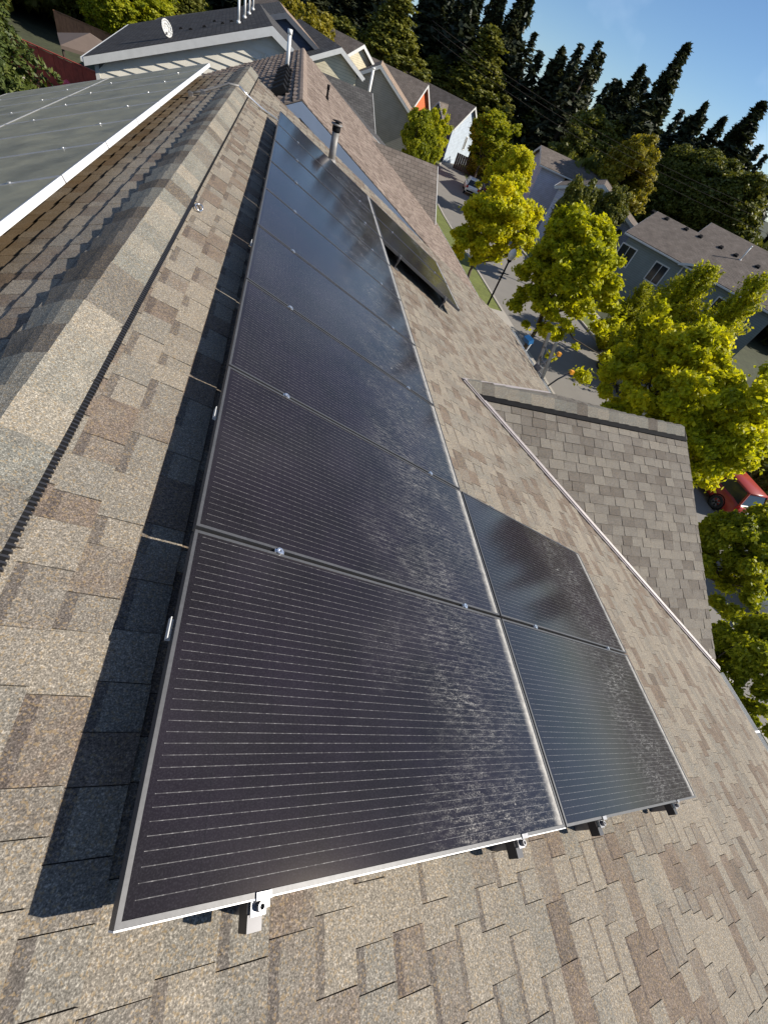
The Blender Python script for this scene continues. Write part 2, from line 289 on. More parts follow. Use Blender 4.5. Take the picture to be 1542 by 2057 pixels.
# ------------------------------------------------------------------ object helpers
def link(o, parent=None):
    COL.objects.link(o)
    if parent is not None: o.parent = parent
    return o
def tag(o, label=None, cat=None, group=None, kind=None):
    if label: o['label'] = label
    if cat: o['category'] = cat
    if group: o['group'] = group
    if kind: o['kind'] = kind
    return o
def thing(name, label, cat, loc=(0, 0, 0), rot=(0, 0, 0), group=None, scale=None):
    o = bpy.data.objects.new(name, None); o.empty_display_size = 0.1
    o.location = loc; o.rotation_euler = rot
    if scale: o.scale = scale
    return tag(link(o), label, cat, group)
class MB:
    def __init__(s): s.v = []; s.f = []
    def poly(s, pts): i = len(s.v); s.v += [tuple(p) for p in pts]; s.f.append(tuple(range(i, i + len(pts)))); return s
    def hexa(s, p):          # 8 points: bottom 4 ccw, top 4 ccw
        i = len(s.v); s.v += [tuple(q) for q in p]
        for a in ((3, 2, 1, 0), (4, 5, 6, 7), (0, 1, 5, 4), (1, 2, 6, 5), (2, 3, 7, 6), (3, 0, 4, 7)): s.f.append(tuple(i + k for k in a))
        return s
    def box(s, x0, x1, y0, y1, z0, z1):
        return s.hexa([(x0, y0, z0), (x1, y0, z0), (x1, y1, z0), (x0, y1, z0), (x0, y0, z1), (x1, y0, z1), (x1, y1, z1), (x0, y1, z1)])
    def prism(s, pts, d):    # planar polygon pushed along d
        i = len(s.v); n = len(pts); d = Vector(d)
        s.v += [tuple(p) for p in pts] + [tuple(Vector(p) + d) for p in pts]
        s.f.append(tuple(reversed(range(i, i + n)))); s.f.append(tuple(range(i + n, i + 2 * n)))
        for k in range(n): a, b = i + k, i + (k + 1) % n; s.f.append((a, b, b + n, a + n))
        return s
    def bar(s, a, b, w, h, up=(0, 0, 1)):
        a, b = Vector(a), Vector(b); d = (b - a).normalized(); u = Vector(up); x = d.cross(u)
        if x.length < 1e-4: x = d.cross(Vector((1, 0, 0)))
        x.normalize(); y = x.cross(d).normalized(); x *= w / 2; y *= h / 2
        return s.hexa([a - x - y, a + x - y, b + x - y, b - x - y, a - x + y, a + x + y, b + x + y, b - x + y])
    def tube(s, pts, r, n=10, cap=True):
        pts = [Vector(p) for p in pts]; rr = r if isinstance(r, (list, tuple)) else [r] * len(pts); rings = []
        for k, p in enumerate(pts):
            d = (pts[min(k + 1, len(pts) - 1)] - pts[max(k - 1, 0)]).normalized()
            x = d.cross(Vector((0.13, 0.21, 0.97)));
            if x.length < 0.05: x = d.cross(Vector((1, 0, 0)))
            x.normalize(); y = d.cross(x); i = len(s.v); rings.append(i)
            for q in range(n): a = 2 * math.pi * q / n; s.v.append(tuple(p + (x * math.cos(a) + y * math.sin(a)) * rr[k]))
        for a, b in zip(rings, rings[1:]):
            for q in range(n): s.f.append((a + q, a + (q + 1) % n, b + (q + 1) % n, b + q))
        if cap: s.f.append(tuple(reversed(range(rings[0], rings[0] + n)))); s.f.append(tuple(range(rings[-1], rings[-1] + n)))
        return s
    def ring(s, c, ax, r0, r1, h, n=14):
        c = Vector(c); ax = Vector(ax).normalized(); x = ax.orthogonal().normalized(); y = ax.cross(x); i = len(s.v)
        for rad, z in ((r1, 0), (r1, h), (r0, h), (r0, 0)):
            for q in range(n): a = 2 * math.pi * q / n; s.v.append(tuple(c + ax * z + (x * math.cos(a) + y * math.sin(a)) * rad))
        for k in range(4):
            for q in range(n):
                k2 = (k + 1) % 4; s.f.append((i + k * n + q, i + k * n + (q + 1) % n, i + k2 * n + (q + 1) % n, i + k2 * n + q))
        return s
    def mesh(s, name, mat=None, smooth=False):
        me = bpy.data.meshes.new(name); me.from_pydata(s.v, [], s.f)
        if mat is not None: me.materials.append(M[mat] if isinstance(mat, str) else mat)
        bm = bmesh.new(); bm.from_mesh(me); bmesh.ops.recalc_face_normals(bm, faces=bm.faces); bm.to_mesh(me); bm.free()
        if smooth: me.polygons.foreach_set('use_smooth', [True] * len(me.polygons))
        return me
    def obj(s, name, mat, parent=None, smooth=False, loc=None, rot=None):
        o = bpy.data.objects.new(name, s.mesh(name, mat, smooth))
        if loc: o.location = loc
        if rot: o.rotation_euler = rot
        return link(o, parent)
def inst(name, me, parent=None, loc=(0, 0, 0), rot=(0, 0, 0), scale=None):
    o = bpy.data.objects.new(name, me); o.location = loc; o.rotation_euler = rot
    if scale: o.scale = scale
    return link(o, parent)
def project(p):
    d = Vector(p) - CLOC; z = d.dot(CZF)
    if z < 0.05: return None
    return 383.5 + 813.34 * 0.4978 * d.dot(CX) / z, 512 + 813.34 * 0.4978 * d.dot(CYD) / z
# local frames: x down the slope, y along the course, z off the roof
FR = Matrix.Rotation(P, 4, 'Y')                                             # street-side slope
FL = Matrix.Rotation(math.pi, 4, 'Z') @ Matrix.Rotation(P, 4, 'Y')          # garden-side slope

# ------------------------------------------------------------------ ground, street
tag(MB().poly([(-900, -600, GZ), (900, -600, GZ), (900, 1200, GZ), (-900, 1200, GZ)]).obj('ground', 'ground'), kind='structure')
def road_x(y): return 0 if y < 45 else ((y - 45) ** 2) / 150.0
def strip(name, mat, x0, x1, y0, y1, z, n=40, th=0):
    b = MB(); ys = [y0 + (y1 - y0) * k / n for k in range(n + 1)]
    for a, c in zip(ys, ys[1:]):
        ra, rc = road_x(a), road_x(c)
        if th: b.hexa([(x0 + ra, a, z - th), (x1 + ra, a, z - th), (x1 + rc, c, z - th), (x0 + rc, c, z - th), (x0 + ra, a, z), (x1 + ra, a, z), (x1 + rc, c, z), (x0 + rc, c, z)])
        else: b.poly([(x0 + ra, a, z), (x1 + ra, a, z), (x1 + rc, c, z), (x0 + rc, c, z)])
    return tag(b.obj(name, mat), kind='structure')
strip('road', 'asphalt', 16.0, 24.0, -40, 84, GZ + 0.02)
strip('kerb', 'concrete', 15.82, 16.0, -40, 84, GZ + 0.14, th=0.14)
strip('kerb', 'concrete', 24.0, 24.18, -40, 84, GZ + 0.14, th=0.14)
strip('pavement', 'concrete', 12.4, 13.9, -40, 84, GZ + 0.13, th=0.13)
strip('pavement', 'concrete', 25.6, 27.1, -40, 84, GZ + 0.13, th=0.13)
strip('grass_verge', 'lawn', 13.9, 15.82, -40, 84, GZ + 0.10)
strip('grass_verge', 'lawn', 24.18, 25.6, -40, 84, GZ + 0.10)
def slab(name, mat, pts, z, th=0.0):
    return tag(MB().prism([(x, y, z - th) for x, y in pts], (0, 0, th)).obj(name, mat) if th else MB().poly([(x, y, z) for x, y in pts]).obj(name, mat), kind='structure')
slab('driveway', 'concrete', [(7.6, -2.5), (12.4, -2.5), (12.4, 3.6), (7.6, 3.6)], GZ + 0.05)
slab('driveway', 'concrete', [(8.0, 21.0), (12.4, 21.0), (12.4, 27.0), (8.0, 27.0)], GZ + 0.05)
slab('driveway', 'concrete', [(13.9, 19.0), (16.0, 19.0), (16.0, 27.0), (13.9, 27.0)], GZ + 0.15)
slab('driveway', 'concrete', [(24.0, 6.0), (31.0, 6.0), (31.0, 9.6), (24.0, 9.6)], GZ + 0.16)
slab('lawn', 'lawn', [(25, 70), (60, 62), (62, 76), (27, 83)], GZ + 0.06)

# ------------------------------------------------------------------ shingles
EXP = 0.143
def clip(poly, a, b, c):          # keep a*x+b*y+c >= 0
    out = []
    for i, p in enumerate(poly):
        q = poly[(i + 1) % len(poly)]; dp = a * p[0] + b * p[1] + c; dq = a * q[0] + b * q[1] + c
        if dp >= 0: out.append(p)
        if (dp >= 0) != (dq >= 0): k = dp / (dp - dq); out.append((p[0] + (q[0] - p[0]) * k, p[1] + (q[1] - p[1]) * k))
    return out
def lay(rng, x0, x1, y0, y1, clipper, exp=EXP, wid=(0.09, 0.24), thick=(0.008, 0.0125), gap=0.0025):
    tabs = []; x = x0; prev = 0.5
    while x < x1 - 0.01:
        y = y0 - rng.random() * 0.3; hi = rng.random() < 0.5
        while y < y1:
            wd = rng.uniform(*wid); hi = not hi
            r = rng.random(); prev = min(1, max(0, 0.18 * prev + 0.82 * (r if rng.random() < 0.9 else r * 0.25)))
            tint = min(1, max(0, (prev - 0.5) * 1.15 + 0.55))
            pl = [(x - 0.006, y), (min(x + exp, x1), y), (min(x + exp, x1), y + wd - gap), (x - 0.006, y + wd - gap)]
            jb = rng.uniform(-0.002, 0.0025)
            pl = [(px + (jb if px > x + 0.05 else 0), py) for px, py in pl]
            for pp in clipper(pl):
                if len(pp) >= 3: tabs.append((pp, x, exp, thick[1] if hi else thick[0], tint, 0.0 if hi else 1.0, (y, wd)))
            y += wd
        x += exp
    return tabs
def tabs_mesh(name, tabs, mat, stain=None):
    V = []; F = []; T = []; B = []; U = []; SN = []
    for pp, x, e, th, tint, band, (y0, wd) in tabs:
        n = len(pp); i = len(V)
        area = sum(pp[k][0] * pp[(k + 1) % n][1] - pp[(k + 1) % n][0] * pp[k][1] for k in range(n))
        if area < 0: pp = pp[::-1]
        uvs = [((py - y0) / wd, (px - x) / e) for px, py in pp]
        for px, py in pp: V.append((px, py, 0.002 + (th - 0.002) * min(1, max(0, (px - x) / e))))
        for px, py in pp: V.append((px, py, -0.004))
        F.append(tuple(range(i, i + n))); U += uvs
        for k in range(n):
            a, b = k, (k + 1) % n; F.append((i + a, i + n + a, i + n + b, i + b)); U += [uvs[a], uvs[a], uvs[b], uvs[b]]
        cx = sum(p[0] for p in pp) / n
        T += [tint] * (n + 1); B += [band] * (n + 1); SN += [stain(cx) if stain else 0.0] * (n + 1)
    me = bpy.data.meshes.new(name); me.from_pydata(V, [], F)
    for nm, d in (('tint', T), ('band', B), ('stain', SN)):
        at = me.attributes.new(nm, 'FLOAT', 'FACE'); at.data.foreach_set('value', d)
    uv = me.uv_layers.new(name='UVMap'); uv.data.foreach_set('uv', [c for q in U for c in q])
    me.materials.append(M[mat]); me.update()
    return me

# ------------------------------------------------------------------ our house
XE = 8.12                                     # ridge to eave along the slope
YN, YF = -2.6, 11.25                          # near and far rake
CYR = 4.69; ZR = -1.394; XA = 3.346           # cross gable: ridge line at y = CYR, z = ZR, from x = XA
Q = R(27.25); CQ, SQ = math.cos(Q), math.sin(Q); XG = 7.46
BQ = 1.70 / SQ                                # slope length of the cross gable
VA = XA / CP
house = thing('shingled_house', 'house with weathered tan and grey shingle roof that carries the solar panels', 'house', (0, 0, 0))
right = MB().poly([(0, YN, 0), (VA, YN, 0), (VA, CYR, 0), (VA, YF, 0), (0, YF, 0)]).poly([(VA, YN, 0), (XE, YN, 0), (XE, 1.33, 0), (VA, CYR, 0)]).poly([(VA, CYR, 0), (XE, 8.05, 0), (XE, YF, 0), (VA, YF, 0)])
right.box(0.02, XE - 0.02, YN + 0.02, YF - 0.02, -0.16, -0.12)
slope_r = right.obj('street_slope', 'felt', house); slope_r.matrix_local = FR @ Matrix.Translation((0, 0, -0.005))
slope_r['label'] = 'street-side roof slope of mixed tan, grey and brown shingles'
slope_l = MB().box(0.0, XE, -YF, -YN, -0.14, -0.005).obj('garden_slope', 'felt', house); slope_l.matrix_local = FL
slope_l['label'] = 'garden-side roof slope stained brown below the ridge'
MXN = Matrix(((0, 1, 0, 0), (-CQ, 0, -SQ, CYR), (-SQ, 0, CQ, ZR), (0, 0, 0, 1)))      # cross gable, slope towards the viewer
MXF = Matrix(((0, -1, 0, 0), (CQ, 0, SQ, CYR), (-SQ, 0, CQ, ZR), (0, 0, 0, 1)))
xn = MB().prism([(0, XA, -0.005), (BQ, 7.42, -0.005), (BQ, XG, -0.005), (0, XG, -0.005)], (0, 0, -0.1)).obj('cross_gable_slope', 'felt', house); xn.matrix_local = MXN
xn['label'] = 'cross gable roof slope of squarish grey-brown shingles'
xf = MB().prism([(0, -XA, -0.005), (BQ, -7.42, -0.005), (BQ, -XG, -0.005), (0, -XG, -0.005)], (0, 0, -0.1)).obj('cross_gable_slope', 'felt', house); xf.matrix_local = MXF

rng = random.Random(11)
va = (1.33 - CYR) / (XE - VA)
def clip_r(pl):
    if len(pl) < 3: return []
    if max(p[0] for p in pl) <= VA: return [pl]
    out = []
    nr = clip(clip(pl, 0, -1, CYR), va, -1, CYR - va * VA - 0.05)       # keep y < near valley line
    fr = clip(clip(pl, 0, 1, -CYR), va, 1, -CYR - va * VA - 0.05)       # keep y > far valley line
    if len(nr) >= 3: out.append(nr)
    if len(fr) >= 3: out.append(fr)
    return out
tr = lay(rng, 0.06, XE + 0.02, YN, YF, lambda pl: clip_r(clip(clip(pl, 0, -1, YF + 0.02), 0, 1, -YN)))
tl = lay(rng, 0.06, 3.3, -YF, -0.4, lambda pl: [clip(pl, 0, 1, YF)], thick=(0.016, 0.020))
kv = (7.42 - XA) / BQ
tx = lay(rng, 0.05, BQ + 0.02, XA, XG + 0.03, lambda pl: [clip(clip(pl, -kv, 1, -XA - 0.07), 0, -1, XG + 0.03)], wid=(0.15, 0.27), thick=(0.007, 0.013), gap=0.007)
txf = lay(rng, 0.05, BQ + 0.02, -XG - 0.03, -XA, lambda pl: [clip(clip(pl, -kv, -1, -XA - 0.07), 0, 1, XG + 0.03)], wid=(0.16, 0.30), thick=(0.006, 0.011))
def under_panels(x, y):
    v = x - 0.62
    if 0.02 < y < 8.9 and 0.05 < v < 1.72: return True
    if v > 1.7 and v < 3.45 and (0.02 < y < 1.95 or 7.05 < y < 8.9): return True
    return False
cand = []
for key, tabs, mx in (('r', tr, FR), ('l', tl, FL), ('x', tx, MXN)):
    for i, tb in enumerate(tabs):
        pts = [project(mx @ Vector((p[0], p[1], 0.01))) for p in tb[0]]
        if any(p is None for p in pts): continue
        cx = sum(p[0] for p in pts) / len(pts); cy = sum(p[1] for p in pts) / len(pts)
        if not (-8 < cx < 775 and -8 < cy < 1032): continue
        ux = sum(p[0] for p in tb[0]) / len(tb[0]); uy = sum(p[1] for p in tb[0]) / len(tb[0])
        if key == 'r' and (under_panels(ux, uy) or ux < 0.16): continue
        if key == 'l' and ux > 0.9: continue
        ar = abs(sum(pts[k][0] * pts[(k + 1) % len(pts)][1] - pts[(k + 1) % len(pts)][0] * pts[k][1] for k in range(len(pts)))) / 2
        cand.append((ar, key, i))
cand.sort(reverse=True)
pick = set((k, i) for _, k, i in cand[:300])
stain_l = lambda x: min(1, max(0, (x - 0.42) / 0.35)) * 0.9
for key, tabs, par, mat in (('r', tr, slope_r, 'shingle'), ('l', tl, slope_l, 'shingle_l'), ('x', tx, xn, 'shingle_x')):
    for i, tb in enumerate(tabs):
        if (key, i) in pick:
            o = bpy.data.objects.new('shingle', tabs_mesh('shingle', [tb], mat, stain_l if key == 'l' else None)); link(o, par)
            if key == 'r': o.location.z = 0.005
rest = []
for key, tabs, par, mat in (('r', tr, slope_r, 'shingle'), ('l', tl, slope_l, 'shingle_l'), ('x', tx, xn, 'shingle_x'), ('f', txf, xf, 'shingle_x')):
    o = bpy.data.objects.new('shingle_field', tabs_mesh('shingle_field', [t for i, t in enumerate(tabs) if (key, i) not in pick], mat, stain_l if key == 'l' else None))
    link(o, par); o['kind'] = 'stuff'
    if key == 'r': o.location.z = 0.005

# ridge caps: bent shingles lapped along the ridge over a black ribbed vent
def cap_piece(rng, length, half, th, mx_l, mx_r, y, rise):
    """one bent cap, low end towards the viewer; mx_* map (down, along, off)"""
    V = []; prof = [(-half, 0), (-half * 0.5, 0.004), (-0.035, 0.008), (0, 0.013), (0.035, 0.008), (half * 0.5, 0.004), (half, 0)]
    top = []; bot = []
    for yy, z0 in ((y, rise + 0.001), (y + length * 1.12, rise + th)):
        for u, k in prof:
            mx = mx_l if u < 0 else mx_r
            a = abs(u); zz = z0 + k - (0.010 if a > half * 0.9 else 0)
            if u > half * 0.9: zz = rise + 0.0015
            if u < -half * 0.9: a += (yy - y) * 0.13
            top.append(mx @ Vector((a, yy if mx is mx_r else -yy, zz)))
            bot.append(mx @ Vector((a, yy if mx is mx_r else -yy, zz - (th if u < half * 0.9 else 0.006))))
    n = len(prof); v = top + bot; f = []
    for k in range(n - 1): f.append((k, k + 1, n + k + 1, n + k)); f.append((2 * n + k, 2 * n + k + 1, k + 1, k))
    f.append((0, n, 3 * n, 2 * n)); f.append((n - 1, 3 * n - 1, 4 * n - 1, 2 * n - 1))
    return v, f
def make_cap(name, v, f, tints, parent, mat='cap'):
    me = bpy.data.meshes.new(name); me.from_pydata([tuple(p) for p in v], [], f)
    at = me.attributes.new('tint', 'FLOAT', 'FACE'); at.data.foreach_set('value', [tints[0] if (i % 2 == 0 and i < 6) or (i % 2 == 1 and i < 6) else tints[1] for i in range(len(f))])
    me.uv_layers.new(name='UVMap'); me.materials.append(M[mat]); me.update()
    return link(bpy.data.objects.new(name, me), parent)
rng = random.Random(5); y = 0.0
k = 0
ys = 0.2
y = -0.9; tprev = .5
while y < YF - 0.02:
    v, f = cap_piece(rng, 0.215, 0.165, 0.015, FL, FR, y, 0.027)
    a = rng.uniform(0.0, 1.0); b = min(1, max(0, a * .35 + rng.uniform(0.05, 0.8)))
    make_cap('ridge_cap_shingle', v, f, (a * 0.75, b), house)
    y += 0.215 + rng.uniform(-0.008, 0.008)
vent = MB()
for mx, sg in ((FR, 1), (FL, -1)):
    wv_ = 0.181 if sg > 0 else 0.158
    c = [mx @ Vector(p) for p in ((0.02, sg * -0.9, 0.002), (wv_, sg * -0.9, 0.002), (wv_, sg * (YF - 0.02), 0.002), (0.02, sg * (YF - 0.02), 0.002), (0.02, sg * -0.9, 0.028), (wv_, sg * -0.9, 0.022), (wv_, sg * (YF - 0.02), 0.022), (0.02, sg * (YF - 0.02), 0.028))]
    vent.hexa(c)
vent_o = vent.obj('ridge_vent', 'blackp', house); vent_o['label'] = 'black ribbed ridge vent under the cap shingles'
ribs = MB(); yy = 0.3
while yy < 4.2:
    ribs.hexa([FR @ Vector(p) for p in ((0.150, yy, 0.008), (0.189, yy, 0.004), (0.189, yy + 0.007, 0.004), (0.150, yy + 0.007, 0.008), (0.150, yy, 0.026), (0.186, yy, 0.023), (0.186, yy + 0.007, 0.023), (0.150, yy + 0.007, 0.026))]); yy += 0.02
rb = ribs.obj('vent_rib', 'frame_dark', vent_o); rb['kind'] = 'stuff'
# cross gable ridge caps
def mxl(mx): return mx
x = XA + 0.02
while x < XG - 0.17:
    V = []; prof = [(-0.16, 0), (-0.08, .004), (-0.03, .008), (0, .012), (0.03, .008), (0.08, .004), (0.16, 0)]; top = []; bot = []
    for xx, z0 in ((x, 0.006), (x + 0.235, 0.03)):
        for u, kk in prof:
            mx = MXF if u < 0 else MXN; sg = -1 if u < 0 else 1
            top.append(mx @ Vector((abs(u), sg * xx, z0 + kk + (0.016 if abs(u) < 0.15 else 0.010)))); bot.append(mx @ Vector((abs(u), sg * xx, z0 + kk + 0.002)))
    n = 7; f = []
    for q in range(n - 1): f.append((q, q + 1, n + q + 1, n + q)); f.append((3 * n + q, 3 * n + q + 1, n + q + 1, n + q))
    f.append((0, n, 3 * n, 2 * n)); f.append((n - 1, 2 * n - 1, 4 * n - 1, 3 * n - 1))
    a = rng.uniform(0.0, 1.0)
    make_cap('ridge_cap_shingle', top + bot, f, (a * 0.7, a), house); x += 0.2
b = MB().hexa([MXN @ Vector(p) for p in ((0.02, XA + 0.12, 0.0), (0.235, XA + 0.24, 0.0), (0.235, XG, 0.0), (0.02, XG, 0.0), (0.02, XA + 0.12, 0.02), (0.23, XA + 0.24, 0.024), (0.23, XG, 0.024), (0.02, XG, 0.02))])
vx = b.obj('ridge_vent', 'blackp', house); vx['label'] = 'black vent strip below the cross gable ridge caps'
# valley flashing, gutters, walls
def pt_r(v, y, t): return FR @ Vector((v, y, t))
A0 = pt_r(VA, CYR, 0.012); A1 = pt_r(XE + 0.03, 1.33, 0.012)
dirv = (A1 - A0).normalized(); 
vn = MB()
side_m = (FR.to_3x3() @ Vector((0, 0, 1))).cross(dirv).normalized(); side_x = dirv.cross(MXN.to_3x3() @ Vector((0, 0, 1))).normalized()
if side_m.y > 0: side_m = -side_m
if side_x.dot(Vector((1, 1, 0))) < 0: side_x = -side_x
up = Vector((0, 0, 1))
for s_, wd in ((side_m, 0.05), (side_x, 0.045)):
    nn = up * 0.012
    vn.hexa([A0, A0 + s_ * wd, A1 + s_ * wd, A1, A0 + nn, A0 + s_ * wd + nn, A1 + s_ * wd + nn, A1 + nn])
vn.bar(A0 + up * 0.014, A1 + up * 0.014, 0.022, 0.03)
vl = vn.obj('valley_flashing', 'flash', house); vl['label'] = 'pale metal flashing in the valley between the two roofs'
B0 = pt_r(VA, CYR, 0.012); B1 = pt_r(XE + 0.03, 8.05, 0.012)
MB().bar(B0, B1, 0.1, 0.02).obj('valley_flashing', 'flash', house)
def gutter(y0, y1):
    g = MB(); ex, ez = XE * CP + 0.01, -XE * SP - 0.03
    sec = [(0.0, 0.0), (0.02, -0.09), (0.11, -0.09), (0.13, 0.0), (0.122, 0.004), (0.10, -0.075), (0.03, -0.075), (0.012, 0.0)]
    i = len(g.v); g.prism([(ex + a, y0, ez + c) for a, c in sec], (0, y1 - y0, 0)); return g.obj('gutter', 'white', house)
gutter(YN, 1.30); gutter(8.08, YF)
for yy in (-0.4, 0.5, 9.0, 10.2): MB().box(XE * CP + 0.0, XE * CP + 0.14, yy, yy + 0.025, -XE * SP - 0.036, -XE * SP - 0.024).obj('gutter_hanger', 'steel', house)
MB().box(-XE * CP + 0.4, XE * CP - 0.45, YN + 0.3, YF - 0.35, GZ, -XE * SP - 0.17).obj('wall', 'sage', house)
gw = MB().prism([(-6.9, YF - 0.36, -XE * SP - 0.15), (6.9, YF - 0.36, -XE * SP - 0.15), (0.0, YF - 0.36, -0.2)], (0, 0.02, 0)); gw.obj('gable_wall', 'sage', house)
cg = MB().prism([(XG - 0.3, 1.7, -3.2), (XG - 0.3, 7.7, -3.2), (XG - 0.3, CYR, ZR - 0.15)], (0.06, 0, 0)); cg.obj('gable_wall', 'sage', house)
for sgn, y1 in ((-1, 1.36), (1, 8.02)):
    MB().hexa([(XG + 0.0, CYR, ZR - 0.16), (XG + 0.03, CYR, ZR - 0.16), (XG + 0.03, y1, -3.28), (XG + 0.0, y1, -3.28), (XG + 0.0, CYR, ZR - 0.012), (XG + 0.03, CYR, ZR - 0.012), (XG + 0.03, y1, -3.13), (XG + 0.0, y1, -3.13)]).obj('rake_board', 'white', house)
for sg, mx in ((1, FR), (-1, FL)):
    MB().hexa([mx @ Vector(q) for q in ((0, sg * (YF - 0.005), -0.17), (XE, sg * (YF - 0.005), -0.17), (XE, sg * (YF + 0.012), -0.17), (0, sg * (YF + 0.012), -0.17), (0, sg * (YF - 0.005), -0.004), (XE, sg * (YF - 0.005), -0.004), (XE, sg * (YF + 0.012), -0.004), (0, sg * (YF + 0.012), -0.004))]).obj('rake_board', 'white', house)

# flue pipe by the far end of the panels
def on_r(v, y, t=0.0): return FR @ Vector((v, y, t))
bp = on_r(0.62 + 1.09, 9.75)
fl = thing('flue_pipe', 'grey metal flue pipe with a black cap beyond the top panel', 'vent pipe', bp)
MB().tube([(0, 0, -0.05), (0, 0, 0.50)], 0.062, 20).obj('pipe', 'greyp', fl, True)
MB().tube([(0, 0, -0.05), (0, 0, 0.10), (0, 0, 0.13)], [0.13, 0.085, 0.064], 20).obj('storm_collar', 'greyp', fl, True)
MB().tube([(0, 0, 0.50), (0, 0, 0.52), (0, 0, 0.575), (0, 0, 0.58)], [0.066, 0.072, 0.072, 0.066], 20).obj('louvre', 'blackp', fl, True)
MB().tube([(0, 0, 0.58), (0, 0, 0.59), (0, 0, 0.605), (0, 0, 0.615)], [0.075, 0.098, 0.098, 0.04], 20).obj('cap', 'greyp', fl, True)
MB().tube([(0, 0, 0.635), (0, 0, 0.64), (0, 0, 0.65)], [0.085, 0.085, 0.03], 20).obj('top_plate', 'blackp', fl, True)
MB().tube([(0, 0, 0.6), (0, 0, 0.64)], 0.035, 10).obj('stem', 'blackp', fl, True)

# conduit over the ridge and the small metal loop
cd = thing('conduit', 'thin metal conduit crossing the ridge between the two panel arrays', 'conduit')
lp = [FL @ Vector((0.64, -8.66, 0.05)), FL @ Vector((0.45, -8.72, 0.045)), FL @ Vector((0.2, -8.78, 0.06)), FL @ Vector((0.06, -8.80, 0.075)), FR @ Vector((0.03, 8.80, 0.08)), FR @ Vector((0.16, 8.84, 0.06)), FR @ Vector((0.38, 9.06, 0.03)), FR @ Vector((0.66, 9.3, 0.03))]
MB().tube(lp[:5], 0.014, 8).obj('shaded_conduit', 'greyp', cd, True)  # one conduit: its shaded half is coloured with a darker metal
MB().tube(lp[4:], 0.013, 8).obj('sunlit_conduit', 'steel', cd, True)  # its sunlit half is coloured with a brighter metal
MB().box(-0.03, 0.03, -0.02, 0.02, 0, 0.05).obj('clamp', 'alu', cd, loc=tuple(FL @ Vector((0.45, -8.72, 0.01))))
MB().box(-0.03, 0.03, -0.03, 0.03, 0, 0.06).obj('clamp', 'steel', cd, loc=tuple(FL @ Vector((0.62, -8.66, 0.01))))
ring = MB(); cpts = []
for q in range(22):
    a = 2 * math.pi * q / 21; cpts.append(FR @ Vector((0.225 + 0.026 * math.cos(a), 4.02 + 0.062 * math.sin(a), 0.022 + 0.004 * math.sin(2 * a))))
ring.tube(cpts, 0.0055, 6)
tag(ring.obj('wire_loop', 'steel', None, True), 'small oval metal loop lying on the shingles beside the ridge', 'wire loop')

# ------------------------------------------------------------------ solar panels
PW, PH = 0.984, 1.762
def frame_mesh(name, mat, W=PW, H=PH, fw=0.011, ht=0.04):
    b = MB()
    o = [(0, 0), (H, 0), (H, W), (0, W)]; i_ = [(fw, fw), (H - fw, fw), (H - fw, W - fw), (fw, W - fw)]
    for k in range(4):
        a, c = o[k], o[(k + 1) % 4]; d, e = i_[(k + 1) % 4], i_[k]
        b.hexa([(*a, -ht), (*c, -ht), (*d, -ht), (*e, -ht), (*a, 0), (*c, 0), (*d, 0), (*e, 0)])
    return b.mesh(name, mat)
fm = frame_mesh('frame', 'frame'); fmb = frame_mesh('frame', 'frame_mid'); sunlit_edge_m = MB().box(-0.006, -0.0005, 0.0, PW, -0.042, 0.001).mesh('sunlit_edge', 'frame_sunlit')
gm = MB().box(0.011, PH - 0.011, 0.011, PW - 0.011, -0.010, -0.003).mesh('glass', 'solar')
gmd = MB().box(0.011, PH - 0.011, 0.011, PW - 0.011, -0.010, -0.003).mesh('glass', 'solar_dusty')
bm_ = MB().box(0.012, PH - 0.012, 0.012, PW - 0.012, -0.018, -0.012).mesh('backsheet', 'blackp')
tm = MB().box(-0.012, -0.0005, 0.60, 0.665, -0.036, -0.030).box(-0.014, -0.011, 0.60, 0.665, -0.036, -0.012).mesh('tag', 'white')
ORD = ['nearest', 'second', 'third', 'fourth', 'fifth', 'sixth', 'seventh', 'eighth', 'ninth']
def panel(mx, loc, label, group, fr_, gl_, tagged=False):
    o = thing('solar_panel', label, 'solar panel', group=group); o.matrix_world = mx @ Matrix.Translation(loc)
    inst('frame', fr_, o); inst('glass', gl_, o); inst('backsheet', bm_, o)
    if tagged: inst('tag', tm, o)
    if fr_ is fm and loc[0] < 1 and loc[1] < 0.5: MB().box(0.0, PH, -0.0035, -0.0005, -0.041, 0.0005).obj('sunlit_edge', 'frame_sunlit', o)  # added pale strip: sunlight painted on the nearest panel's front side
    if fr_ is fmb and loc[0] < 1: inst('sunlit_edge', sunlit_edge_m, o)  # pale strip again, sunlight painted on the frame side facing the ridge
    return o
jr = random.Random(3)
for k in range(9):
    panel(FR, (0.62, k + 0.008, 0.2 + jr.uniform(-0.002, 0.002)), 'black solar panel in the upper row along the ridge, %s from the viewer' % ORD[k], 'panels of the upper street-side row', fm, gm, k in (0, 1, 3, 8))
for k, lab in ((0, 'black solar panel in the lower row, nearest the viewer'), (1, 'black solar panel in the lower row, behind the nearest one'), (7, 'olive-looking solar panel of the far lower pair, its near edge raised over a black shadow'), (8, 'olive-looking solar panel of the far lower pair, the one next to the blue fascia')):
    panel(FR, (0.62 + 1.775, k + 0.008, 0.2 + jr.uniform(-0.002, 0.002)), lab, 'panels of the lower street-side row', fm, gm if k < 3 else gm)
for rr, nm in ((0, 'upper'), (1, 'lower')):
    for k in range(9):
        y1 = 1.84 + k
        if rr == 1 and k < 2: continue
        panel(FL, (0.597 + rr * 1.775, -(y1 + 1.0) + 0.008, 0.18), 'dusty olive solar panel left of the ridge, %s row, %s from the far end' % (nm, ('last' if k == 8 else ORD[8 - k])), 'panels left of the ridge', fmb, gmd)

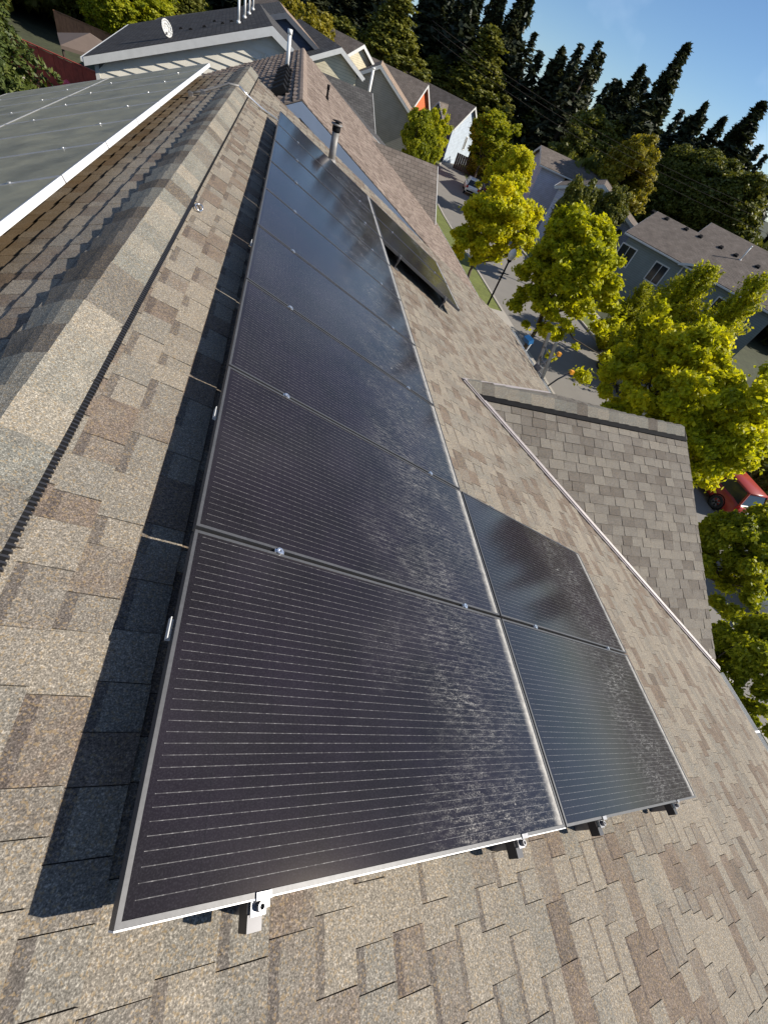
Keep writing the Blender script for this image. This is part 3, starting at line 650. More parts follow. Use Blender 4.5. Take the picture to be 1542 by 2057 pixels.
# rails with feet and clamps
clamp_m = MB().box(-0.019, 0.019, -0.008, 0.008, -0.045, 0.001).ring((0, 0, 0.001), (0, 0, 1), 0.0055, 0.0135, 0.007).tube([(0, 0, 0.0), (0, 0, 0.003)], 0.012, 10).mesh('mid_clamp', 'steel')
clamp_s = MB().box(-0.016, 0.016, -0.016, 0.016, -0.002, 0.003).ring((0, 0, 0.003), (0, 0, 1), 0.006, 0.015, 0.008).mesh('mid_clamp', 'steel')
end_m = MB().box(-0.020, 0.020, -0.028, -0.003, -0.046, -0.040).box(-0.020, 0.020, -0.005, -0.001, -0.046, 0.003).box(-0.020, 0.020, -0.005, 0.010, 0.0005, 0.0035).box(-0.020, 0.020, -0.034, -0.005, -0.028, -0.024).ring((0.002, -0.018, -0.024), (0, 0, 1), 0.006, 0.0105, 0.016).mesh('end_clamp', 'alu')
foot_m = MB().box(-0.028, 0.062, -0.030, 0.030, 0.006, 0.014).box(-0.036, -0.028, -0.030, 0.030, 0.006, 0.135).tube([(0.02, 0, 0.014), (0.02, 0, 0.026)], 0.010, 8).tube([(-0.040, 0, 0.115), (-0.024, 0, 0.115)], 0.010, 8).mesh('foot', 'alu')
def rail(v, y0, y1, joints, label, mx, T, ends, left=False):
    o = thing('mounting_rail', label, 'mounting rail', group='rails under the panels'); o.matrix_world = mx @ Matrix.Translation((v, 0, 0))
    s = -1 if left else 1
    a, b = sorted((s * y0, s * y1))
    MB().box(-0.019, 0.019, a, b, T - 0.088, T - 0.0415).obj('rail', 'frame_dark', o)
    for j in joints: inst('mid_clamp', clamp_m, o, (0, s * j, T))
    for e, flip in ends: inst('end_clamp', end_m, o, (0, s * e, T), (0, 0, math.pi if flip else 0))
    yy = y0 + 0.055
    while yy < y1 - 0.02:
        inst('foot', foot_m, o, (0.052, s * yy, 0), scale=(1, 1, (T - 0.05) / 0.135)); yy += 1.22
LB = ['upper rail under the ridge-side panel row', 'lower rail under the ridge-side panel row']
for v, lab in ((0.94, LB[0]), (2.06, LB[1])): rail(v, -0.055, 9.04, [k + 0.0 for k in range(1, 9)], lab, FR, 0.2, [(0.008, False), (8.992, True)])
for v, lab in ((2.76, 'upper rail under the lower pair of panels nearest the viewer'), (3.80, 'lower rail under the lower pair of panels nearest the viewer')): rail(v, -0.055, 2.05, [1.0], lab, FR, 0.2, [(0.008, False), (1.992, True)])
for v, lab in ((2.76, 'upper rail under the far lower pair of panels'), (3.80, 'lower rail under the far lower pair of panels')): rail(v, 6.95, 9.04, [8.0], lab, FR, 0.2, [(7.008, False), (8.992, True)])
for v, lab in ((0.95, 'top rail of the dusty array left of the ridge'), (2.02, 'second rail of the dusty array left of the ridge'), (2.72, 'third rail of the dusty array left of the ridge'), (3.8, 'bottom rail of the dusty array left of the ridge')):
    rail(v, 1.9, 10.88, [1.84 + k for k in range(1, 9)], lab, FL, 0.18, [], True)


# ------------------------------------------------------------------ neighbouring houses
def window(parent, c, nx, w_, h_, frame='white', mull=1, sub=True):
    """c centre on the wall (local), nx horizontal unit normal (x, y)"""
    n = Vector((nx[0], nx[1], 0)).normalized(); t = Vector((-n.y, n.x, 0)); c = Vector(c); u = Vector((0, 0, 1))
    b = MB()
    for s in (-1, 1):
        b.hexa([c + t * (s * w_ / 2 + e) + u * z + n * d for d in (0.0, 0.05) for e, z in ((-0.05, -h_ / 2 - 0.05), (0.05, -h_ / 2 - 0.05), (0.05, h_ / 2 + 0.05), (-0.05, h_ / 2 + 0.05))])
        b.hexa([c + t * e + u * (s * h_ / 2 + z) + n * d for d in (0.0, 0.048) for e, z in ((-w_ / 2, -0.05), (w_ / 2, -0.05), (w_ / 2, 0.05), (-w_ / 2, 0.05))])
    for k in range(mull):
        x = -w_ / 2 + w_ * (k + 1) / (mull + 1)
        b.hexa([c + t * (x + e) + u * z + n * d for d in (0.0, 0.045) for e, z in ((-0.025, -h_ / 2), (0.025, -h_ / 2), (0.025, h_ / 2), (-0.025, h_ / 2))])
    f = b.obj('window', frame, parent)
    MB().hexa([c + t * e + u * z + n * d for d in (0.006, 0.02) for e, z in ((-w_ / 2, -h_ / 2), (w_ / 2, -h_ / 2), (w_ / 2, h_ / 2), (-w_ / 2, h_ / 2))]).obj('pane', 'glass', f)
    return f

def gable_house(name, label, x, y, rot, Ln, wl, wr, zr, pitch, wall, rl, rr, trim='white', oh=0.4, near_wall=True, cat='house'):
    """ridge along local +y from the near gable; zr world height of the ridge; wl, wr run of the two slopes"""
    h = thing(name, label, cat, (x, y, GZ), (0, 0, rot)); Z = zr - GZ; tp = math.tan(pitch)
    zl, zrr = Z - wl * tp, Z - wr * tp
    ll, lr = wl - oh, wr - oh
    b = MB(); pr = [(-ll, oh, 0), (lr, oh, 0), (lr, oh, zrr + oh * tp - 0.16), (0, oh, Z - 0.2), (-ll, oh, zl + oh * tp - 0.16)]
    b.prism(pr, (0, Ln - 2 * oh, 0)); b.obj('wall', wall, h)
    cp, sp = math.cos(pitch), math.sin(pitch)
    for sgn, run, mt in ((1, wr, rr), (-1, wl, rl)):
        s = MB().box(-0.0 if sgn > 0 else 0.0, run / cp, 0 if sgn > 0 else -Ln, Ln if sgn > 0 else 0, -0.12, 0.0).obj('roof_slope', mt, h)
        s.matrix_local = Matrix.Translation((0, 0, Z)) @ (Matrix.Rotation(pitch, 4, 'Y') if sgn > 0 else Matrix.Rotation(math.pi, 4, 'Z') @ Matrix.Rotation(pitch, 4, 'Y'))
        ez = Z - run * tp
        for yy, dn in ((0.0, -1), (Ln, 1)):
            y0, y1 = (yy - 0.03, yy - 0.003) if dn < 0 else (yy + 0.003, yy + 0.03)
            MB().hexa([(0, y0, Z - 0.30), (sgn * run, y0, ez - 0.28), (sgn * run, y1, ez - 0.28), (0, y1, Z - 0.30), (0, y0, Z - 0.015), (sgn * run, y0, ez - 0.015), (sgn * run, y1, ez - 0.015), (0, y1, Z - 0.015)]).obj('rake_board', trim, h)
        x0, x1 = sorted((sgn * (run + 0.004), sgn * (run + 0.11)))
        MB().box(x0, x1, -0.02, Ln + 0.02, ez - 0.17, ez - 0.05).obj('gutter', trim, h)
        MB().box(*sorted((sgn * (run - oh + 0.01), sgn * (run - 0.004))), 0.02, Ln - 0.02, ez - 0.17, ez - 0.155).obj('soffit', 'soffit', h)
    h['_Z'] = Z; del h['_Z']
    return h, Z

def cross_gable(h, Z, pitch, x0, x1, yc, half, drop, mt, trim='white', wall='sage', sgn=1):
    """small gable whose ridge runs out across the slope, at height Z - drop"""
    zc = Z - drop; q = math.atan2(((x1) * math.tan(pitch) - drop), half) if (x1 * math.tan(pitch) - drop) > 0.2 else R(27)
    bl = half / math.cos(q); zb = zc - half * math.tan(q)
    for sd in (-1, 1):
        # plane rows: down, along x
        mx = Matrix(((0, -sd * sgn * -1 if False else (1 if sd < 0 else -1), 0, 0), (sd * math.cos(q), 0, sd * math.sin(q), yc), (-math.sin(q), 0, math.cos(q), zc), (0, 0, 0, 1)))
        f = 1 if sd < 0 else -1
        pts = [(0, f * sgn * x0, 0), (bl, f * sgn * x1, 0), (bl, f * sgn * (x1 + 0.02), 0), (0, f * sgn * (x1 + 0.02), 0)]
        o = MB().prism(pts, (0, 0, -0.1)).obj('cross_gable_slope', mt, h); o.matrix_local = mx
        y1 = yc + sd * half
        MB().hexa([(sgn * (x1 + 0.02), yc, zc - 0.2), (sgn * (x1 + 0.05), yc, zc - 0.2), (sgn * (x1 + 0.05), y1, zb - 0.2), (sgn * (x1 + 0.02), y1, zb - 0.2), (sgn * (x1 + 0.02), yc, zc - 0.01), (sgn * (x1 + 0.05), yc, zc - 0.01), (sgn * (x1 + 0.05), y1, zb - 0.01), (sgn * (x1 + 0.02), y1, zb - 0.01)]).obj('rake_board', trim, h)
    MB().prism([(sgn * (x1 - 0.2), yc - half + 0.1, zb - 0.05), (sgn * (x1 - 0.2), yc + half - 0.1, zb - 0.05), (sgn * (x1 - 0.2), yc, zc - 0.1)], (sgn * 0.04, 0, 0)).obj('gable_wall', wall, h)

def pvc(parent, p, hgt, r=0.05, mt='whitep'):
    b = MB().tube([p, (p[0], p[1], p[2] + hgt)], r, 10); b.tube([(p[0], p[1], p[2] - 0.02), (p[0], p[1], p[2] + 0.08)], r * 1.7, 10); b.tube([(p[0], p[1], p[2] + hgt - 0.1), (p[0], p[1], p[2] + hgt + 0.01)], r * 1.3, 10)
    return b.obj('vent_pipe', mt, parent, True)
def box_vent(parent, p, rotz, pitch, sc=1.0):
    b = MB().hexa([(-.2, -.2, -.02), (.2, -.2, -.02), (.2, .2, -.02), (-.2, .2, -.02), (-.2, -.2, .03), (.2, -.2, .03), (.2, .2, .03), (-.2, .2, .03)])
    b.hexa([(-.16, -.17, .03), (.17, -.17, .03), (.17, .17, .03), (-.16, .17, .03), (-.12, -.14, .13), (.17, -.15, .10), (.17, .15, .10), (-.12, .14, .13)])
    o = b.obj('box_vent', 'blackp', parent); o.matrix_local = Matrix.Translation(p) @ Matrix.Rotation(rotz, 4, 'Z') @ Matrix.Rotation(pitch, 4, 'Y') @ Matrix.Scale(sc, 4); return o

# B: next door, rosy brown roof with blue-grey fascia
PB = R(26.6)
hb, ZB = gable_house('neighbour_house', 'next-door house with rosy brown shingle roof and blue-grey fascia', 1.0, 13.4, 0, 13.2, 7.0, 7.0, -0.37, PB, 'greywall', 'felt', 'felt', 'bluefascia')
rng = random.Random(21)
for sgn, mx in ((1, Matrix.Rotation(PB, 4, 'Y')), (-1, Matrix.Rotation(math.pi, 4, 'Z') @ Matrix.Rotation(PB, 4, 'Y'))):
    if sgn > 0: tb = lay(rng, 0.0, 7.0 / math.cos(PB) + 0.02, 0, 13.2, lambda pl: [clip(clip(pl, 0, 1, 0.02), 0, -1, 13.22)], exp=0.15, wid=(0.18, 0.32), thick=(0.012, 0.02))
    else: tb = lay(rng, 0.0, 4.5, -13.2, 0, lambda pl: [clip(clip(pl, 0, -1, 0.02), 0, 1, 13.22)], exp=0.2, wid=(0.26, 0.38), thick=(0.03, 0.05))
    o = bpy.data.objects.new('shingle_field', tabs_mesh('shingle_field', tb, 'shingle_b')); link(o, hb); o['kind'] = 'stuff'
    o.matrix_local = Matrix.Translation((0, 0, ZB + 0.004)) @ mx
yy = 0.0; rng = random.Random(8)
while yy < 13.1:
    v, f = cap_piece(rng, 0.25, 0.16, 0.014, Matrix.Rotation(math.pi, 4, 'Z') @ Matrix.Rotation(PB, 4, 'Y'), Matrix.Rotation(PB, 4, 'Y'), yy, 0.02)
    a = rng.uniform(0.4, 0.9); o = make_cap('ridge_cap_shingle', v, f, (a * 0.8, a), hb, 'shingle_b'); o.location = (0, 0, ZB); yy += 0.25
cross_gable(hb, ZB, PB, 3.2, 6.4, 10.4, 2.6, 1.6, 'roof_brown', 'white', 'greywall')
for k in range(6): box_vent(hb, (-0.52, 1.5 + k * 0.85, ZB - 0.52 * math.tan(PB) + 0.06), math.pi, PB, 1.15)['label'] = 'black box vent in the row beside the ridge'
pvc(hb, (-0.48, 6.2, ZB - 0.25), 0.95, 0.055)
pvc(hb, (0.85, 5.7, ZB - 0.44), 0.36, 0.035, 'blackp')
# two dark cables lying beside the ridge of B
MB().tube([(-0.2, 0.1 + k * 1.0, ZB - 0.08 + 0.01 * (k % 2)) for k in range(10)], 0.018, 6).obj('cable', 'blackp', hb, True)

# C: grey house with lap-sided gable
PC = R(22.8)
hc, ZC = gable_house('gabled_house', 'grey house with lap-sided gable end, white rake boards and dark roof', -0.33, 27.3, R(6), 13.5, 7.3, 7.4, -0.12, PC, 'beigeb', 'roof_dark', 'roof_grey')
tpc = math.tan(PC); nb = 0
z = 3.4
while z < ZC - 0.35:
    z1 = z + 0.27
    def wx(zz): return max(0.05, min((ZC - 0.32 - zz) / tpc, 6.85))
    w0, w1 = wx(z), wx(z1)
    MB().hexa([(-w0, 0.335, z), (w0, 0.335, z), (w0, 0.398, z), (-w0, 0.398, z), (-w1, 0.385, z1 - 0.004), (w1, 0.385, z1 - 0.004), (w1, 0.398, z1 - 0.004), (-w1, 0.398, z1 - 0.004)]).obj('siding_board', 'beige', hc); z = z1
MB().box(-7.0, -6.85, 0.33, 0.45, 0, ZC - 7.1 * tpc).obj('corner_board', 'white', hc)
window(hc, (0.05, 0.355, ZC - 1.35), (0, -1), 0.45, 0.75, 'beige', 0)
cross_gable(hc, ZC, PC, 3.6, 7.2, 10.6, 3.0, 1.55, 'roof_grey', 'white', 'greywall')
for xx, yy_, hh in ((-1.3, 3.2, 0.95), (-1.0, 5.2, 1.0), (-0.75, 7.0, 1.0), (-0.5, 9.2, 1.1)): pvc(hc, (xx, yy_, ZC + xx * tpc), hh, 0.05)
for xx, yy_ in ((-2.0, 4.2), (-2.8, 4.0), (-3.4, 3.8), (-3.9, 5.0), (-4.8, 6.5), (-1.6, 4.5), (-2.4, 6.0)): box_vent(hc, (xx, yy_, ZC + xx * tpc + 0.01), math.pi, PC, 0.42)
dish = thing('satellite_dish', 'white satellite dish on the dark roof of the grey gabled house', 'satellite dish', (-4.75, 28.6, -2.05), scale=(0.6, 0.6, 0.6))
b = MB(); n = 20; rings = []
for k, (r_, d_) in enumerate(((0.0, 0), (0.2, 0.02), (0.36, 0.06), (0.46, 0.105))):
    rings.append([(r_ * 0.86 * math.cos(2 * math.pi * q / n), d_, r_ * math.sin(2 * math.pi * q / n)) for q in range(n)])
for a_, c_ in zip(rings, rings[1:]):
    for q in range(n): b.poly([a_[q], a_[(q + 1) % n], c_[(q + 1) % n], c_[q]])
rf = b.obj('reflector', 'white', dish, True, loc=(0, 0, 0.72), rot=(R(22), 0, R(-135)))
so_ = rf.modifiers.new('s', 'SOLIDIFY'); so_.thickness = 0.02
MB().tube([(0, 0, -0.05), (0, 0.02, 0.45), (0, 0.0, 0.7)], 0.03, 8).obj('mast', 'greyp', dish, True)
MB().tube([(0, 0.0, 0.4), (0.1, -0.45, 0.5)], 0.02, 6).box(0.04, 0.16, -0.52, -0.42, 0.46, 0.58).obj('feed_arm', 'greyp', dish)

# D, E ... further along the near side of the street
hd, ZD = gable_house('row_house', 'house with charcoal roof and round-looking vents behind the grey gabled house', 3.6, 42.6, R(12), 14.0, 5.5, 1.9, -0.45, R(26), 'cream', 'roof_grey', 'roof_tan')
for xx, yy_ in ((-1.6, 10.2), (-1.7, 6.0), (-1.6, 4.4)): box_vent(hd, (xx, yy_, ZD + xx * math.tan(R(26)) + 0.02), math.pi, R(26), 1.6)
he, ZE_ = gable_house('row_house', 'house with tan roof and shaded grey gable in front of the orange gable', 8.4, 57.5, R(-8), 9.0, 4.6, 5.2, -1.0, R(30), 'greywall', 'roof_brown', 'roof_tan')
pvc(he, (-0.6, -0.1, ZE_ - 4.0), 3.6, 0.13, 'whitep')
hf, ZF_ = gable_house('row_house', 'brown-roofed house with bright orange gable wall', 16.1, 70.0, R(62), 14.0, 3.6, 3.8, -1.35, R(30), 'orange', 'roof_brown', 'roof_tan')
hg, ZG_ = gable_house('row_house', 'house with cream gable and brown roof at the foot of the wood', 7.0, 62.0, R(40), 16.0, 5.0, 5.0, -0.35, R(28), 'cream', 'roof_brown', 'roof_tan')
hh_, ZH_ = gable_house('charcoal_house', 'dark charcoal-roofed house behind the grey gabled house at the top edge', -0.2, 43.5, R(4), 14.0, 9.5, 4.0, -0.05, R(22), 'navy', 'roof_grey', 'roof_tan', 'soffit')
# blue house at the bend
hl, ZL_ = gable_house('blue_house', 'pale blue house at the bend with brown roof and navy front gables', 25.6, 79.5, R(44), 15.0, 3.9, 4.1, -1.75, R(36), 'paleblue', 'roof_brown', 'roof_brown')
MB().box(-3.62, -3.52, 0.42, 14.5, 0, ZL_ - 3.1).obj('front_wall', 'navy', hl)
for yc in (3.6, 10.8):
    cross_gable(hl, ZL_, R(36), 1.3, 4.0, yc, 1.8, 1.0, 'roof_brown', 'white', 'navy', -1)
    window(hl, (-3.63, yc, ZL_ - 3.6), (-1, 0), 1.6, 1.7, 'white', 1)
window(hl, (1.2, 0.38, 2.6), (0, -1), 0.5, 1.5, 'white', 1)
fe = thing('side_fence', 'dark board fence beside the pale blue house', 'fence', (24.0, 75.5, GZ), (0, 0, R(-22)))
for k in range(22): MB().box(k * 0.32, k * 0.32 + 0.3, 0, 0.04, 0.05, 1.85).obj('board', 'bark', fe)

# far side of the street
def rot_of(dx, dy): return math.atan2(-dx, dy)
r1 = rot_of(-0.618, 0.786)
h1, Z1 = gable_house('long_roofed_house', 'grey-green house across the street with long brown-grey roof and row of vents', 43.8, 31.7, r1, 14.6, 5.6, 5.6, -1.75, R(18), 'green', 'roof_brown', 'roof_brown')
t1 = math.tan(R(18))
for k in range(9): box_vent(h1, (-0.55, 0.8 + k * 1.75 + (0.3 if k % 2 else 0), Z1 - 0.55 * t1 + 0.02), math.pi, R(18), 1.0)
pvc(h1, (-0.8, 5.8, Z1 - 0.3), 1.15, 0.06)
for yy_, ww in ((13.6, 1.5), (10.2, 1.3), (4.0, 1.5)): window(h1, (-5.2, yy_, Z1 - 3.35), (-1, 0), ww, 1.5, 'white', 1)
MB().box(-5.32, -5.2, 8.6, 8.72, 0, Z1 - 5.4 * t1).obj('downspout', 'white', h1)
cross_gable(h1, Z1, R(18), 3.4, 5.75, 7.4, 1.7, 1.25, 'roof_tan', 'white', 'green', -1)
h2, Z2 = gable_house('lavender_house', 'lavender-grey house with white trim lines behind the maples', 30.2, 46.6, R(-32), 9.0, 4.2, 5.4, -1.75, R(21), 'lav', 'roof_brown', 'roof_brown')
MB().box(-3.7, 4.9, 0.375, 0.396, 4.1, 4.22).obj('trim_band', 'white', h2)
MB().box(-0.06, 0.06, 0.372, 0.396, 4.22, Z2 - 0.35).obj('trim_band', 'white', h2)
MB().box(-3.835, -3.805, 0.4, 8.5, 4.1, 4.22).obj('trim_band', 'white', h2)
window(h2, (-2.5, 0.38, 5.2), (0, -1), 1.1, 1.1)
h3, Z3 = gable_house('lavender_house', 'pale lavender house with flat white eave line, farther up the street', 37.9, 58.0, R(75), 9.5, 4.5, 5.0, -1.7, R(15), 'lav', 'roof_brown', 'roof_brown')
window(h3, (-4.12, 5.6, 5.0), (-1, 0), 1.2, 1.2)
h0, Z0 = gable_house('slate_blue_house', 'slate blue house with wide white-framed window at the right edge', 42.0, 12.8, R(37), 12.0, 8.0, 5.0, -1.0, R(23), 'blue', 'roof_brown', 'roof_brown')
window(h0, (-7.62, 9.0, Z0 - 4.75), (-1, 0), 2.6, 1.5, 'white', 1)
window(h0, (-7.62, 4.4, Z0 - 4.75), (-1, 0), 1.8, 1.5, 'white', 1)
h9, Z9 = gable_house('back_row_house', 'brown roof rising behind the long-roofed house', 53.0, 38.5, r1, 12.0, 5.6, 5.6, -1.2, R(18), 'greywall', 'roof_brown', 'roof_brown')

# garden on the left: gazebo, fence, planters
gz = thing('gazebo', 'brown canvas gazebo roof in the garden beside the red fence', 'gazebo', (-13.4, 47.0, GZ), (0, 0, R(20)), scale=(0.86, 0.86, 0.9))
b = MB(); ap = (0, 0, 3.65)
cor = [(2.3 * a, 2.3 * c, 2.75) for a, c in ((-1, -1), (1, -1), (1, 1), (-1, 1))]
for k in range(4):
    p0, p1 = cor[k], cor[(k + 1) % 4]; b.poly([p0, p1, ap]); b.poly([p0, p1, (p1[0], p1[1], 2.55), (p0[0], p0[1], 2.55)])
b.obj('canopy', 'canvas', gz)
for a, c in ((-1, -1), (1, -1), (1, 1), (-1, 1)): MB().box(2.15 * a - .06, 2.15 * a + .06, 2.15 * c - .06, 2.15 * c + .06, 0, 2.75).obj('post', 'bark', gz)
def board_fence(label, p0, p1, hgt, mt, name='board_fence', n=None, cap=True):
    p0, p1 = Vector((*p0, GZ)), Vector((*p1, GZ)); d = p1 - p0; Lf = d.length
    o = thing(name, label, 'fence', p0, (0, 0, math.atan2(d.y, d.x))); n = n or int(Lf / 0.30)
    me = MB().box(0.005, Lf / n - 0.005, 0, 0.025, 0.05, hgt).mesh('board', mt)
    rg = random.Random(int(Lf * 10))
    for k in range(n): inst('board', me, o, (k * Lf / n, rg.uniform(-0.012, 0.012), rg.uniform(-0.02, 0.02)))
    if cap: MB().box(-0.02, Lf + 0.02, -0.05, 0.08, hgt + 0.03, hgt + 0.08).obj('cap_rail', mt, o)
    for k in range(int(Lf / 2.4) + 1): MB().box(k * 2.4 - .05, k * 2.4 + .05, 0.03, 0.13, 0, hgt + 0.02).obj('post', mt, o)
    return o
board_fence('dark red board fence between the gazebo and the lap-sided gable', (-17.5, 43.0), (-9.0, 40.2), 2.3, 'red')
board_fence('dark red board fence half hidden by the conifer, left of the gazebo', (-24.0, 48.5), (-17.5, 43.0), 2.2, 'red')
board_fence('orange-brown cedar fence below the satellite dish, under the vines', (-20.0, 60.0), (-4.0, 57.0), 2.0, 'cedar')
for k, (px, py, lab) in enumerate(((-16.6, 40.6, 'pale stone planter beside the red fence, under the conifer'), (-18.2, 41.6, 'pale stone planter farthest left, under the conifer'))):
    pl = thing('planter_box', lab, 'planter', (px, py, GZ), (0, 0, R(-20)), 'planters in the garden')
    MB().box(-0.8, 0.8, -0.4, 0.4, 0, 1.2).obj('box', 'concrete', pl); MB().box(-0.7, 0.7, -0.3, 0.3, 1.2, 1.24).obj('soil', 'bark', pl)
dk = tag(MB().box(-20.5, -13.5, 37.5, 40.2, GZ, GZ + 0.35).obj('deck', 'cedar'), 'brown timber deck below the planters in the left garden', 'deck')
tb_ = thing('bench', 'long brown timber bench by the red fence', 'bench', (-14.6, 41.0, GZ), (0, 0, R(-18)))
MB().box(-1.6, 1.6, -0.25, 0.25, 0.62, 0.72).obj('seat', 'cedar', tb_)
for a in (-1.4, 1.4): MB().box(a - .08, a + .08, -0.2, 0.2, 0, 0.62).obj('leg', 'cedar', tb_)
ty = thing('toy_slide', 'small pink plastic toy in front of the red fence', 'toy', (-13.4, 40.9, GZ + 0.72))
MB().tube([(0, 0, 0), (0, 0, 0.5)], 0.09, 8).obj('post', 'white', ty); MB().tube([(-0.3, 0, 0.5), (0, 0, 0.62), (0.35, 0, 0.45)], [0.1, 0.16, 0.1], 8).obj('top', 'pink', ty, True)

# ------------------------------------------------------------------ ladder at the eave
EX, EZ = XE * CP, -XE * SP
ld = thing('ladder', 'aluminium extension ladder with orange-tipped stabiliser leaning on the eave', 'ladder', (EX + 1.55, 9.0, GZ))
lean = Vector((-1.42, 0, 5.35 + 0.0)); tot = 6.5 / lean.length; top = lean * tot
def lp_(y, k): return Vector((lean.x * k, y, lean.z * k))
for yy in (-0.22, 0.22): MB().bar(lp_(yy, 0), lp_(yy, tot), 0.03, 0.08, (1, 0, 0)).obj('rail', 'alu', ld)
for k in range(21): MB().tube([lp_(-0.22, 0.03 + k * 0.054), lp_(0.22, 0.03 + k * 0.054)], 0.016, 8).obj('rung', 'alu', ld, True)
kk = 0.97
MB().tube([lp_(-0.42, kk) + Vector((0.06, 0, 0)), lp_(0.42, kk) + Vector((0.06, 0, 0))], 0.02, 8).obj('stabiliser_bar', 'steel', ld, True)
for yy in (-0.42, 0.42):
    a = lp_(yy, kk) + Vector((0.06, 0, 0)); MB().tube([a, a + Vector((0.18, 0, 0.32)), a + Vector((0.40, 0, 0.55))], 0.022, 8).obj('stabiliser_arm', 'alu' if yy > 0 else 'frame_dark', ld, True)
    MB().box(-0.045, 0.045, -0.045, 0.045, -0.05, 0.04).obj('pad', 'yellow', ld, loc=tuple(a + Vector((0.42, 0, 0.58))))
b = MB().box(-0.10, 0.12, -0.10, 0.14, -0.02, 0.12); b.obj('bracket', 'alu', ld, loc=tuple(lp_(0.1, 1.0)), rot=(0, R(20), R(15)))
MB().tube([lp_(0.1, 1.02), lp_(0.3, 1.1), lp_(0.28, 1.16)], 0.014, 6).obj('hook', 'frame_dark', ld, True)
sq = thing('window_squeegee', 'blue-headed washing brush propped at the eave above the ladder', 'brush', (EX + 0.12, 10.1, EZ - 0.05), (0, 0, R(15)))
MB().tube([(0, 0, -1.0), (0.05, 0.0, 0.0), (0.10, 0.02, 0.30)], 0.017, 8).obj('handle', 'whitep', sq, True)
MB().box(-0.03, 0.12, -0.13, 0.13, 0.28, 0.40).obj('head', 'bluep', sq, rot=(0, R(-25), 0))

# ------------------------------------------------------------------ street lamp
def street_lamp(x, y, hgt, label):
    o = thing('street_lamp', label, 'street lamp', (x, y, GZ))
    MB().tube([(0, 0, 0), (0, 0, 0.5), (0, 0, 0.55), (0, 0, hgt - 0.45)], [0.11, 0.10, 0.055, 0.045], 12).obj('pole', 'blackp', o, True)
    MB().tube([(0, 0, hgt - 0.45), (0, 0, hgt - 0.40), (0, 0, hgt - 0.32)], [0.05, 0.11, 0.12], 12).obj('collar', 'blackp', o, True)
    MB().tube([(-0.30, 0, hgt - 1.0), (0.30, 0, hgt - 1.0)], 0.02, 8).obj('ladder_rest', 'blackp', o, True)
    MB().tube([(0, 0, hgt - 0.32), (0, 0, hgt - 0.2), (0, 0, hgt - 0.05), (0, 0, hgt + 0.1), (0, 0, hgt + 0.2)], [0.11, 0.18, 0.2, 0.15, 0.03], 14).obj('globe', 'globe', o, True)
street_lamp(12.3, 22.6, 4.55, 'black street lamp with white globe between the maples')

